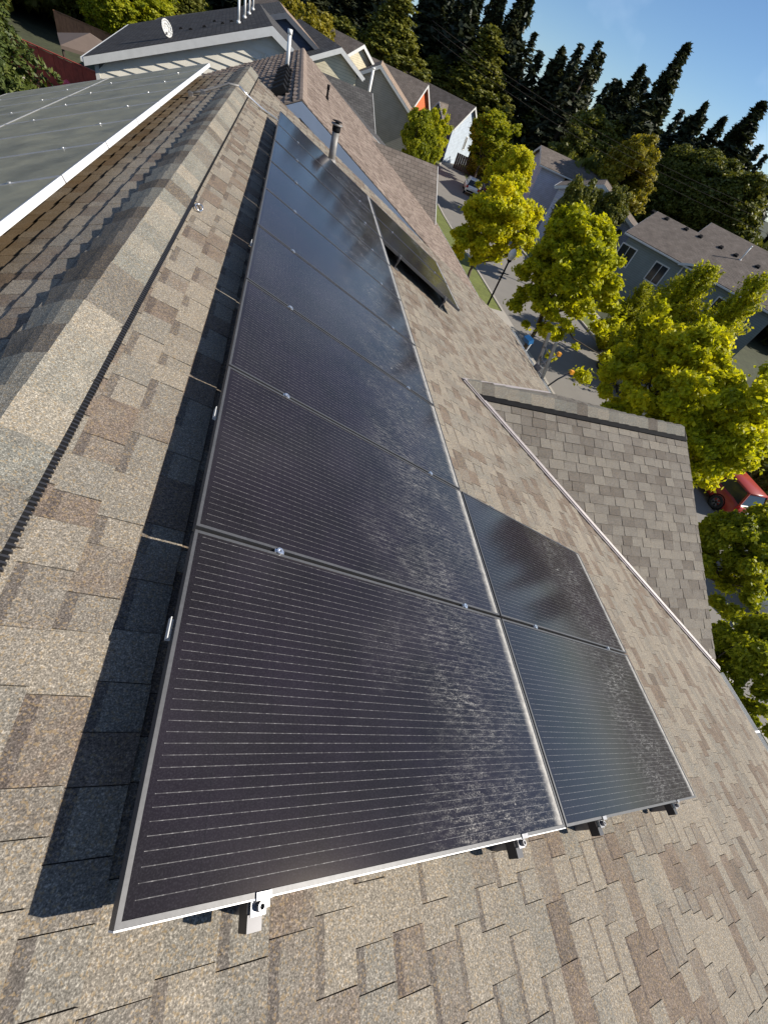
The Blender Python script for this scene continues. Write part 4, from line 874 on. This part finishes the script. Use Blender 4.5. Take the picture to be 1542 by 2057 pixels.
# ------------------------------------------------------------------ cars
def car(name, label, x, y, rot, paint, Ln=4.5, suv=True, group='parked cars'):
    o = thing(name, label, 'car', (x, y, GZ + 0.02), (0, 0, rot), group); hw = 0.9; H = 1.58 if suv else 1.42
    st = [(-Ln / 2, .74, .45, .80), (-Ln / 2 + .08, .86, .32, .98), (-Ln * .36, hw, .26, 1.02), (0, hw, .24, .98), (Ln * .25, hw, .24, .98), (Ln * .40, .88, .28, .88), (Ln / 2 - .07, .78, .34, .74), (Ln / 2, .66, .44, .62)]
    b = MB(); rings = []
    for yy, w_, z0, z1 in st:
        i = len(b.v); zm = z0 + (z1 - z0) * .62
        b.v += [(-w_ * .86, yy, z0), (-w_, yy, z0 + .12), (-w_, yy, zm), (-w_ * .93, yy, z1 - .02), (-w_ * .6, yy, z1 + .02), (w_ * .6, yy, z1 + .02), (w_ * .93, yy, z1 - .02), (w_, yy, zm), (w_, yy, z0 + .12), (w_ * .86, yy, z0)]; rings.append(i)
    for a_, c_ in zip(rings, rings[1:]):
        for q in range(10): b.f.append((a_ + q, a_ + (q + 1) % 10, c_ + (q + 1) % 10, c_ + q))
    b.f.append(tuple(range(rings[0], rings[0] + 10))); b.f.append(tuple(range(rings[-1], rings[-1] + 10)))
    bo = b.obj('body', paint, o, True)
    rb = -Ln * .47 if suv else -Ln * .36
    base = [(rb, .78), (Ln * .24, .80)]; tp_ = [(rb + (.28 if suv else .62), .62), (Ln * .03, .64)]
    g = MB(); g.hexa([(-.80, rb, 0.98), (.80, rb, 0.98), (.82, Ln * .26, .96), (-.82, Ln * .26, .96), (-.63, tp_[0][0], H - .05), (.63, tp_[0][0], H - .05), (.63, Ln * .04, H - .05), (-.63, Ln * .04, H - .05)]); g.obj('glass', 'glass', o)
    MB().hexa([(-.65, tp_[0][0] - .06, H - .07), (.65, tp_[0][0] - .06, H - .07), (.65, Ln * .05, H - .08), (-.65, Ln * .05, H - .08), (-.58, tp_[0][0], H), (.58, tp_[0][0], H), (.58, Ln * .02, H), (-.58, Ln * .02, H)]).obj('roof', paint, o, True)
    for sx in (-1, 1):
        for yy, y2 in ((rb + .02, tp_[0][0]), (-Ln * .12, -Ln * .12), (Ln * .25, Ln * .04)):
            MB().bar((sx * .815, yy, .97), (sx * .645, y2, H - .04), .05, .09, (0, 1, 0)).obj('pillar', paint, o)
        for yy in (-Ln * .30, Ln * .31):
            wv = MB().ring((sx * .72, yy, .34), (sx, 0, 0), .21, .34, .2, 20).obj('wheel', 'rubber', o, True); wv.location.z = 0
            rm_ = MB()
            rm_.tube([(sx * .80, yy, .34), (sx * .905, yy, .34)], [.06, .06], 8)
            for q in range(5):
                a_ = 2 * math.pi * q / 5; rm_.bar((sx * .89, yy, .34), (sx * .89, yy + .21 * math.cos(a_), .34 + .21 * math.sin(a_)), .07, .03, (1, 0, 0))
            rm_.ring((sx * .78, yy, .34), (sx, 0, 0), .195, .225, .13, 20); rm_.obj('rim', 'alu', wv)
            MB().tube([(sx * .7, yy, .34), (sx * .74, yy, .34)], .21, 16).obj('disc', 'blackp', wv)
            MB().ring((sx * .86, yy, .36), (sx, 0, 0), .35, .40, .045, 20).obj('wheel_arch', 'blackp', o, True)
        MB().box(*sorted((sx * .62, sx * .87)), -Ln / 2 - .015, -Ln / 2 + .16, .74, .98).obj('tail_light', 'redlight', o)
        MB().box(*sorted((sx * .50, sx * .76)), Ln / 2 - .16, Ln / 2 - .015, .58, .70).obj('headlight', 'globe', o)
    MB().box(-.72, .72, -Ln / 2 - .03, -Ln / 2 + .05, .40, .56).obj('bumper', 'blackp', o)
    MB().box(-.26, .26, -Ln / 2 - .036, -Ln / 2 - .02, .62, .74).obj('number_plate', 'white', o)
    return o
car('parked_car', 'silver car half hidden by the big maple beside the sunlit street', 22.6, 21.0, 0, 'silver', 4.6, False)
hatch = car('parked_car', 'red hatchback with glare painted silver on the tail towards the viewer, by the concrete drive', 23.0, 11.9, 0, 'redcar', 4.4, True)
MB().hexa([(-.78, -2.215, .60), (.78, -2.215, .60), (.74, -2.14, .60), (-.74, -2.14, .60), (-.80, -2.135, 1.0), (.80, -2.135, 1.0), (.78, -2.06, 1.03), (-.78, -2.06, 1.03)]).obj('tail_glare', 'silver', hatch)  # added silver plate: glare and sky reflection painted on the red rear
car('parked_car', 'white car parked in front of the red hatchback', 22.7, 16.9, R(3), 'whitecar', 4.2, False)
car('parked_car', 'white car seen through the dark leaves at the right edge', 20.3, 5.0, R(172), 'whitecar', 4.5, True)
car('parked_car', 'small white van far up the street in tree shade', 23.2, 62.5, R(-14), 'whitecar', 4.7, True)
car('parked_car', 'dark car parked behind the far white van', 26.6, 65.0, R(-14), 'navy', 4.4, True)

# ------------------------------------------------------------------ trees
def np_mesh(name, V, nq, tint, mat):
    V = np.asarray(V, np.float32); me = bpy.data.meshes.new(name); n = len(V)
    me.vertices.add(n); me.vertices.foreach_set('co', V.ravel())
    me.loops.add(n); me.loops.foreach_set('vertex_index', np.arange(n, dtype=np.int32))
    me.polygons.add(n // nq); me.polygons.foreach_set('loop_start', np.arange(0, n, nq, dtype=np.int32)); me.polygons.foreach_set('loop_total', np.full(n // nq, nq, np.int32))
    at = me.attributes.new('tint', 'FLOAT', 'FACE'); at.data.foreach_set('value', np.asarray(tint, np.float32))
    me.materials.append(M[mat]); me.update(calc_edges=True); return me
def unit(v): return v / np.maximum(np.linalg.norm(v, axis=-1, keepdims=True), 1e-6)
def leaves(rs, c, nrm, size, elong=1.7, cup=0.0):
    n = len(c); nrm = unit(nrm); a = unit(np.cross(nrm, rs.normal(size=(n, 3)))); b = np.cross(nrm, a)
    s = size[:, None]; a = a * s * elong / 2; b = b * s / 2
    q = np.stack([c - a, c + b + nrm * s * cup, c + a, c - b + nrm * s * cup], 1); return q.reshape(-1, 3)
def crown_mesh(name, seed, rx, rz, zc, nclump, nleaf, ls, mat, clump=(0.3, 0.6), lobes=5, hang=0.3, taper=0.0, fill=0.35):
    rs = np.random.RandomState(seed); lob = unit(rs.normal(size=(lobes, 3))); la = rs.uniform(0.1, 0.38, lobes)
    d = unit(rs.normal(size=(nclump, 3))); rr = rs.uniform(fill, 1, nclump) ** 0.45
    bul = 0.66 + np.sum(np.maximum(0, d @ lob.T) ** 6 * la, 1) * 1.35; rr = rr * bul
    C = d * rr[:, None] * np.array([rx, rx, rz]); k = 1 - taper * np.clip(C[:, 2] / rz, -0.6, 1.2); C[:, :2] *= k[:, None]
    cr_ = rs.uniform(*clump, nclump); per = np.maximum(6, (nleaf * cr_ ** 2 / np.sum(cr_ ** 2)).astype(int))
    cen = np.repeat(C, per, 0); cr2 = np.repeat(cr_, per); ct = np.repeat(rs.uniform(0.15, 0.85, nclump), per); n = len(cen)
    o = unit(rs.normal(size=(n, 3))) * (rs.uniform(0, 1, n) ** 0.55 * cr2 * (1 + 0.5 * (rs.rand(n) < 0.12)))[:, None]; o[:, 2] *= 0.75
    p = cen + o; nr = unit(o) * 0.45 + unit(cen) * 0.25 + np.array([0, 0, 0.45]) + rs.normal(size=(n, 3)) * 0.8
    t = np.clip(ct * 0.55 + rs.uniform(0, 0.55, n), 0, 1); p[:, 2] += zc - hang * 0
    return np_mesh(name, leaves(rs, p, nr, rs.uniform(0.7, 1.35, n) * ls), 4, t, mat), C + np.array([0, 0, zc])
def trunk_mesh(name, seed, hgt, r, tips, zsplit, mat='bark', nb=9):
    rg = random.Random(seed); b = MB(); pts = [Vector((rg.uniform(-.06, .06) * k, rg.uniform(-.06, .06) * k, hgt * k / 5)) for k in range(6)]
    b.tube(pts, [r * (1.25 if k == 0 else 1 - 0.16 * k) for k in range(6)], 8)
    for q in range(min(nb, len(tips))):
        tip = Vector(tips[q]); k = rg.uniform(zsplit, 0.9); base = pts[0].lerp(pts[-1], k); mid = base.lerp(tip, 0.5) + Vector((0, 0, -0.12 * (tip - base).length))
        b.tube([base, mid, tip], [r * 0.45, r * 0.28, r * 0.1], 5)
    return b.mesh(name, mat, True)
def conifer_mesh(name, seed, H, Rb, nb, per, mat, qs=0.42, droop=0.25, bare=0.06, gap=0.0, power=0.85):
    rs = np.random.RandomState(seed); C = []; Nn = []; Sz = []; T = []
    for i in range(nb):
        u = bare + (1 - bare) * ((i + rs.rand()) / nb); z = H * u; Lb = Rb * (1 - u) ** power * rs.uniform(0.45, 1.2) * (1 + 0.28 * math.sin(u * 23 + seed) * math.sin(u * 7.1 + 2 * seed)) + 0.18
        a = rs.uniform(0, 2 * math.pi); d = np.array([math.cos(a), math.sin(a), 0]); n = max(3, int(per * (0.35 + 0.65 * Lb / Rb)))
        f = rs.uniform(0.12 + gap, 1.0, n) ** 0.75; side = np.array([-d[1], d[0], 0]); tb = rs.uniform(0, 0.6)
        p = d[None] * (f * Lb)[:, None] + side[None] * (rs.normal(size=n) * 0.16 * Lb * (1.15 - f))[:, None]
        p[:, 2] += z + 0.10 * Lb * f - droop * Lb * f ** 2 + rs.normal(size=n) * 0.06
        C.append(p); Nn.append(np.array([0, 0, 1]) * 0.8 + d[None] * 0.35 + rs.normal(size=(n, 3)) * 0.55); Sz.append(rs.uniform(0.6, 1.25, n) * qs * (0.55 + 0.45 * (1 - u))); T.append(np.clip(tb + rs.uniform(0, 0.45, n), 0, 1))
    C = np.concatenate(C); me = np_mesh(name, leaves(rs, C, np.concatenate(Nn), np.concatenate(Sz), 2.3), 4, np.concatenate(T), mat); return me
def cone_trunk(name, H, r): return MB().tube([(0, 0, 0), (0, 0, H * .5), (0, 0, H * .98)], [r, r * .6, r * .08], 7).mesh(name, 'bark', True)

def tree(name, label, x, y, tm, cm, sc, rz, group=None, cat='tree', mats=None, z=GZ):
    o = thing(name, label, cat, (x, y, z), (0, 0, rz), group, sc if isinstance(sc, tuple) else (sc, sc, sc))
    inst('trunk', tm, o); c = inst('crown', cm, o)
    if mats:
        c.material_slots[0].link = 'OBJECT'; c.material_slots[0].material = M[mats]
    return o
maples = []
for i in range(3):
    cm, tips = crown_mesh('maple_crown', 40 + i, 2.75, 2.75, 5.3, 240, 66000, 0.11, 'maple', (0.14, 0.46), 9, fill=0.10)
    maples.append((trunk_mesh('maple_trunk', 50 + i, 5.6, 0.13, tips, 0.4), cm))
def maple(k, label, x, y, sc, rz, mats=None): tree('maple_tree', label, x, y, *maples[k], sc, rz, 'street maples', mats=mats)
maple(0, 'yellow-green maple behind the street lamp, its slim trunk showing above the eave', 12.3, 26.6, (1.0, 1.0, 0.88), 0.4)
maple(1, 'largest yellow-green maple, its crown above the ladder', 14.4, 20.3, (1.12, 1.12, 1.0), 2.2)
maple(2, 'yellow-green maple hiding the front of the silver car', 16.0, 12.7, (0.92, 0.92, 0.90), 4.0)
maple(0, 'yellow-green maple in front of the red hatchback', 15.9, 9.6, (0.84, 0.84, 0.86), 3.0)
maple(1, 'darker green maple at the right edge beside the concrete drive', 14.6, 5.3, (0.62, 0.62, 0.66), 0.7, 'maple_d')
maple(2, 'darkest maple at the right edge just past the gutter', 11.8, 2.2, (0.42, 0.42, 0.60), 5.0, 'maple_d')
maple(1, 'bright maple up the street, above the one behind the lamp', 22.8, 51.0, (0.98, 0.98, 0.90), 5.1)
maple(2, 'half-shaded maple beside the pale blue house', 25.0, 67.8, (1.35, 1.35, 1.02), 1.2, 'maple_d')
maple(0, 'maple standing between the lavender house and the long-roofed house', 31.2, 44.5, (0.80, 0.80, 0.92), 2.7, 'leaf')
maple(2, 'green maple past the grey cross gable on the near kerb', 11.6, 49.0, (0.68, 0.68, 0.86), 0.2, 'maple_d')
maple(0, 'bright yellow small tree left of the pale blue house', 14.4, 53.0, (0.55, 0.55, 0.84), 1.9)

# lime cypresses and shrubs across the street
cyp = conifer_mesh('cypress_crown', 71, 6.0, 1.35, 520, 44, 'lime', 0.12, -0.75, 0.03, 0, 0.55); cyt = cone_trunk('cypress_trunk', 6.0, 0.12)
def pix_at(px, py, D):
    d = CX * ((px - 771) / 813.34) + CYD * ((py - 1028.5) / 813.34) + CZF; k = D / math.hypot(d.x, d.y); return CLOC + d * k
for px, py, D, wd, rz_, lab in ((1424, 540, 31, 1.3, 0.3, 'lime green cypress in front of the long-roofed house'), (1372, 560, 36, 1.15, 1.4, 'darker cypress beside the lime one, close to the house wall'), (1532, 560, 31, 1.1, 2.2, 'lime green cypress nearest the slate blue house'), (1300, 575, 34, 0.8, 4.2, 'slim dark cypress rising behind the big maples, left of the lime one')):
    q = pix_at(px, py, D); tree('cypress_tree', lab, q.x, q.y, cyt, cyp, (wd, wd, (q.z - GZ) / 6.0), rz_, 'cypresses across the street')
scm, tips = crown_mesh('shrub_crown', 81, 1.5, 1.2, 1.25, 60, 9000, 0.14, 'leaf', (0.25, 0.5), 4); sht = trunk_mesh('shrub_stems', 82, 1.3, 0.05, tips, 0.1)
for x_, y_, s_, lab, mt in ((27.0, 14.8, 1.35, 'dark rounded shrub below the slate blue house window', 'maple_d'), (28.4, 17.2, 1.2, 'dark shrub between the slate blue house and the cypress', 'leaf'), (26.6, 11.5, 1.0, 'low dark shrub beside the concrete drive', 'leaf'), (10.5, 5.6, 0.8, 'dark shrub just past the cross gable, below the eave', 'maple_d'), (11.2, 0.9, 0.8, 'shrub beside the concrete drive at the right edge', 'maple_d'), (27.2, 74.5, 1.2, 'shrub by the dark board fence', 'leaf_y'), (29.8, 27.5, 1.2, 'dark shrub against the grey-green wall', 'leaf')):
    tree('shrub', lab, x_, y_, sht, scm, s_, x_, 'garden shrubs', 'shrub', mt)

# wood beyond the houses
fir = [conifer_mesh('fir_crown', 60 + i, 20.0, (4.0, 3.6, 3.3)[i], (360, 330, 250)[i], (26, 24, 16)[i], 'needle', (0.62, 0.58, 0.5)[i], (0.42, 0.36, 0.15)[i], 0.08, (0.0, 0.0, 0.1)[i], (0.95, 1.0, 0.95)[i]) for i in range(3)]
firt = cone_trunk('fir_trunk', 20.0, 0.3)
bl = []
for i in range(3):
    cm, tips = crown_mesh('broadleaf_crown', 90 + i, (3.3, 2.9, 3.9)[i], (6.2, 6.8, 5.4)[i], (9.2, 9.8, 9.0)[i], 420, 46000, 0.22, 'leaf', (0.35, 0.85), 9, taper=(0.25, 0.4, 0.1)[i])
    bl.append((trunk_mesh('broadleaf_trunk', 95 + i, 11.0, 0.2, tips, 0.3), cm))
def ray_at(px, py, D):          # world point seen at photo pixel (px, py), D metres off on the map
    d = CX * ((px - 771) / 813.34) + CYD * ((py - 1028.5) / 813.34) + CZF; k = D / math.hypot(d.x, d.y); return CLOC + d * k
def fir_to(px, py, D, i, wid, label, mats=None):
    p = ray_at(px, py, D); h_ = (p.z - GZ) / 20.0; tree('fir_tree', label, p.x, p.y, firt, fir[i], (wid * 1.15, wid * 1.0, h_), px * 0.37, 'firs of the wood', mats=mats)
def leafy_to(px, py, D, i, wid, label, mats=None):
    p = ray_at(px, py, D); ht = (15.4, 16.6, 14.4)[i]; tree('broadleaf_tree', label, p.x, p.y, *bl[i], (wid, wid, (p.z - GZ) / ht), px * 0.61, 'broadleaf trees of the wood', mats=mats)
fir_to(1384, 88, 84, 0, 1.3, 'tallest dark fir standing clear against the sky')
fir_to(1206, 84, 92, 2, 1.6, 'sparse pointed fir with bare branch tips left of the tallest fir')
fir_to(1292, 132, 96, 0, 1.4, 'dark fir directly left of the tallest one')
fir_to(1246, 164, 98, 1, 1.5, 'shorter dark fir between the sparse fir and the tallest one')
fir_to(1132, 96, 100, 1, 1.5, 'slim dark fir, third spire left of the sparse fir')
fir_to(1118, 120, 102, 1, 1.6, 'fir close behind the slim third spire')
fir_to(1160, 108, 104, 1, 1.6, 'dark fir just left of the sparse fir')
fir_to(1056, -30, 104, 0, 1.5, 'tall fir touching the top edge right of the gap in the trees')
fir_to(1075, 66, 102, 2, 1.6, 'fir with short spire right of the one touching the top edge')
fir_to(1012, -20, 104, 0, 1.5, 'dark fir in the middle of the three at the top edge')
fir_to(976, -60, 103, 1, 1.5, 'dark fir left of the three at the top edge')
fir_to(938, -40, 106, 1, 1.4, 'slender fir at the first sky gap along the top edge')
fir_to(900, -110, 108, 0, 1.5, 'fir behind the tall olive tree at the top edge')
fir_to(1420, 208, 98, 1, 1.6, 'first fir right of the tallest one')
fir_to(1456, 236, 98, 1, 1.6, 'second fir right of the tallest one')
fir_to(1490, 250, 100, 1, 1.6, 'third fir right of the tallest one')
fir_to(1536, 205, 92, 0, 1.6, 'dark fir at the right edge of the sky')
fir_to(1340, 205, 100, 1, 1.6, 'fir hidden behind the tallest one, its tip showing left of it')
for px, py, D, lab in ((700, -60, 78, 'dark fir behind the row of roofs, left of the tall olive tree'), (640, -70, 84, 'dark fir above the charcoal roof with vents'), (760, -40, 92, 'dark fir behind the tall olive tree'), (585, -60, 80, 'dark fir above the white roof pipes')): fir_to(px, py, D + 16, 0, 1.7, lab)
leafy_to(800, -5, 92, 1, 1.75, 'tall olive-green tree behind the orange gable')
leafy_to(705, 30, 92, 0, 1.25, 'olive tree left of the tall one, behind the cream gable')
leafy_to(985, 78, 98, 1, 1.9, 'broad olive-green tree above the pale blue house')
leafy_to(885, 100, 100, 0, 1.3, 'rounder green tree directly behind the pale blue house roof')
leafy_to(1098, 185, 104, 0, 1.8, 'pale green tree above the lavender houses')
leafy_to(1310, 255, 68, 2, 1.0, 'yellowing round tree behind the brown roof', 'leaf_y')
leafy_to(1236, 215, 84, 2, 1.3, 'grey-green poplar left of the yellowing tree')
leafy_to(1452, 290, 84, 0, 1.4, 'grey-green tree right of the yellowing tree')
leafy_to(1522, 325, 80, 2, 1.45, 'grey-green tree at the right edge above the roofs')
leafy_to(640, 0, 62, 2, 0.7, 'yellow-green tree behind the charcoal roof, top edge', 'leaf_y')
leafy_to(600, -20, 64, 0, 0.7, 'yellow-green tree behind the white roof pipes, top edge', 'leaf_y')
leafy_to(1190, 345, 40, 2, 0.40, 'loose olive tree in front of the lavender walls')
leafy_to(1150, 170, 108, 2, 1.4, 'green tree in the dark of the wood above the lavender houses')
leafy_to(1390, 280, 86, 0, 1.1, 'dark green tree right below the tallest fir')
# garden side
leafy_to(270, -120, 66, 2, 1.0, 'yellow-green vine-covered tree behind the satellite dish', 'maple_d')
leafy_to(150, -150, 68, 0, 1.0, 'dark tree with pale stems behind the gazebo')
leafy_to(350, -110, 70, 1, 1.0, 'green tree left of the charcoal roof, top edge', 'leaf')
leafy_to(215, -60, 62, 2, 0.55, 'low bright green tree over the cedar fence', 'maple_d')
ced = conifer_mesh('cedar_crown', 77, 11.5, 3.6, 520, 90, 'needle_b', 0.17, 0.35, 0.1, 0, 0.6); cedt = cone_trunk('cedar_trunk', 11.5, 0.22)
tree('cedar_tree', 'feathery green conifer at the top left corner, over the garden', -10.6, 25.2, cedt, ced, (0.72, 0.72, 0.78), 0.5)

# the mass of the wood behind
rs = np.random.RandomState(9); VV = []; TT = []
base = conifer_mesh('tmp', 99, 18.0, 3.0, 120, 12, 'needle', 0.95, 0.3, 0.05); nv = len(base.vertices)
bv = np.empty(nv * 3, np.float32); base.vertices.foreach_get('co', bv); bv = bv.reshape(-1, 3); bt = np.empty(nv // 4, np.float32); base.attributes['tint'].data.foreach_get('value', bt)
for k in range(210):
    ang = rs.uniform(-0.75, 1.25); D = rs.uniform(96, 150); x_, y_ = D * math.sin(ang), D * math.cos(ang)
    a = rs.uniform(0, 6.3); s_ = rs.uniform(0.75, 1.15); hz = rs.uniform(0.72, 0.98) if ang > 0.34 else rs.uniform(0.95, 1.3)
    q = bv.copy(); q[:, 0], q[:, 1] = bv[:, 0] * math.cos(a) - bv[:, 1] * math.sin(a), bv[:, 0] * math.sin(a) + bv[:, 1] * math.cos(a)
    q *= np.array([1.35 * s_, 1.35 * s_, hz]); q += np.array([x_, y_, GZ]); VV.append(q); TT.append(bt * rs.uniform(0.6, 1.1))
wood = bpy.data.objects.new('far_wood', np_mesh('far_wood', np.concatenate(VV), 4, np.concatenate(TT), 'needle')); link(wood)
tag(wood, 'dark mass of conifers filling the wood behind the houses', 'wood', kind='stuff')
uv_, tu = [], []
ub = crown_mesh('tmp2', 123, 3.0, 2.4, 2.2, 60, 2600, 0.42, 'leaf', (0.5, 1.0), 5)[0]; nv = len(ub.vertices)
bv = np.empty(nv * 3, np.float32); ub.vertices.foreach_get('co', bv); bv = bv.reshape(-1, 3); bt = np.empty(nv // 4, np.float32); ub.attributes['tint'].data.foreach_get('value', bt)
for k in range(120):
    ang = rs.uniform(-0.75, 1.2); D = rs.uniform(66, 100); 
    if 0.12 < ang < 0.42 and D < 94: continue
    q = bv * np.array([rs.uniform(.8, 1.4)] * 2 + [rs.uniform(.8, 1.9)]) + np.array([D * math.sin(ang), D * math.cos(ang), GZ]); uv_.append(q); tu.append(bt * rs.uniform(0.3, 1.0))
un = bpy.data.objects.new('undergrowth', np_mesh('undergrowth', np.concatenate(uv_), 4, np.concatenate(tu), 'leaf')); link(un)
tag(un, 'green undergrowth along the edge of the wood', 'undergrowth', kind='stuff')

# power lines in front of the wood
for k, (dy, lab) in enumerate(((0, 'highest of the thin power lines in front of the wood'), (17, 'middle one of the thin power lines in front of the wood'), (42, 'lowest of the thin power lines in front of the wood'))):
    a_ = ray_at(860, 70 + dy * 0.7, 58); c_ = ray_at(1560, 470 + dy, 50)
    pts = [a_.lerp(c_, q / 16) + Vector((0, 0, 0.9 * (4 * (q / 16 - .5) ** 2 - 1) + 0.9)) for q in range(17)]
    tag(MB().tube(pts, 0.010, 5).obj('power_line', 'bark', None, True), lab, 'power line', 'power lines')
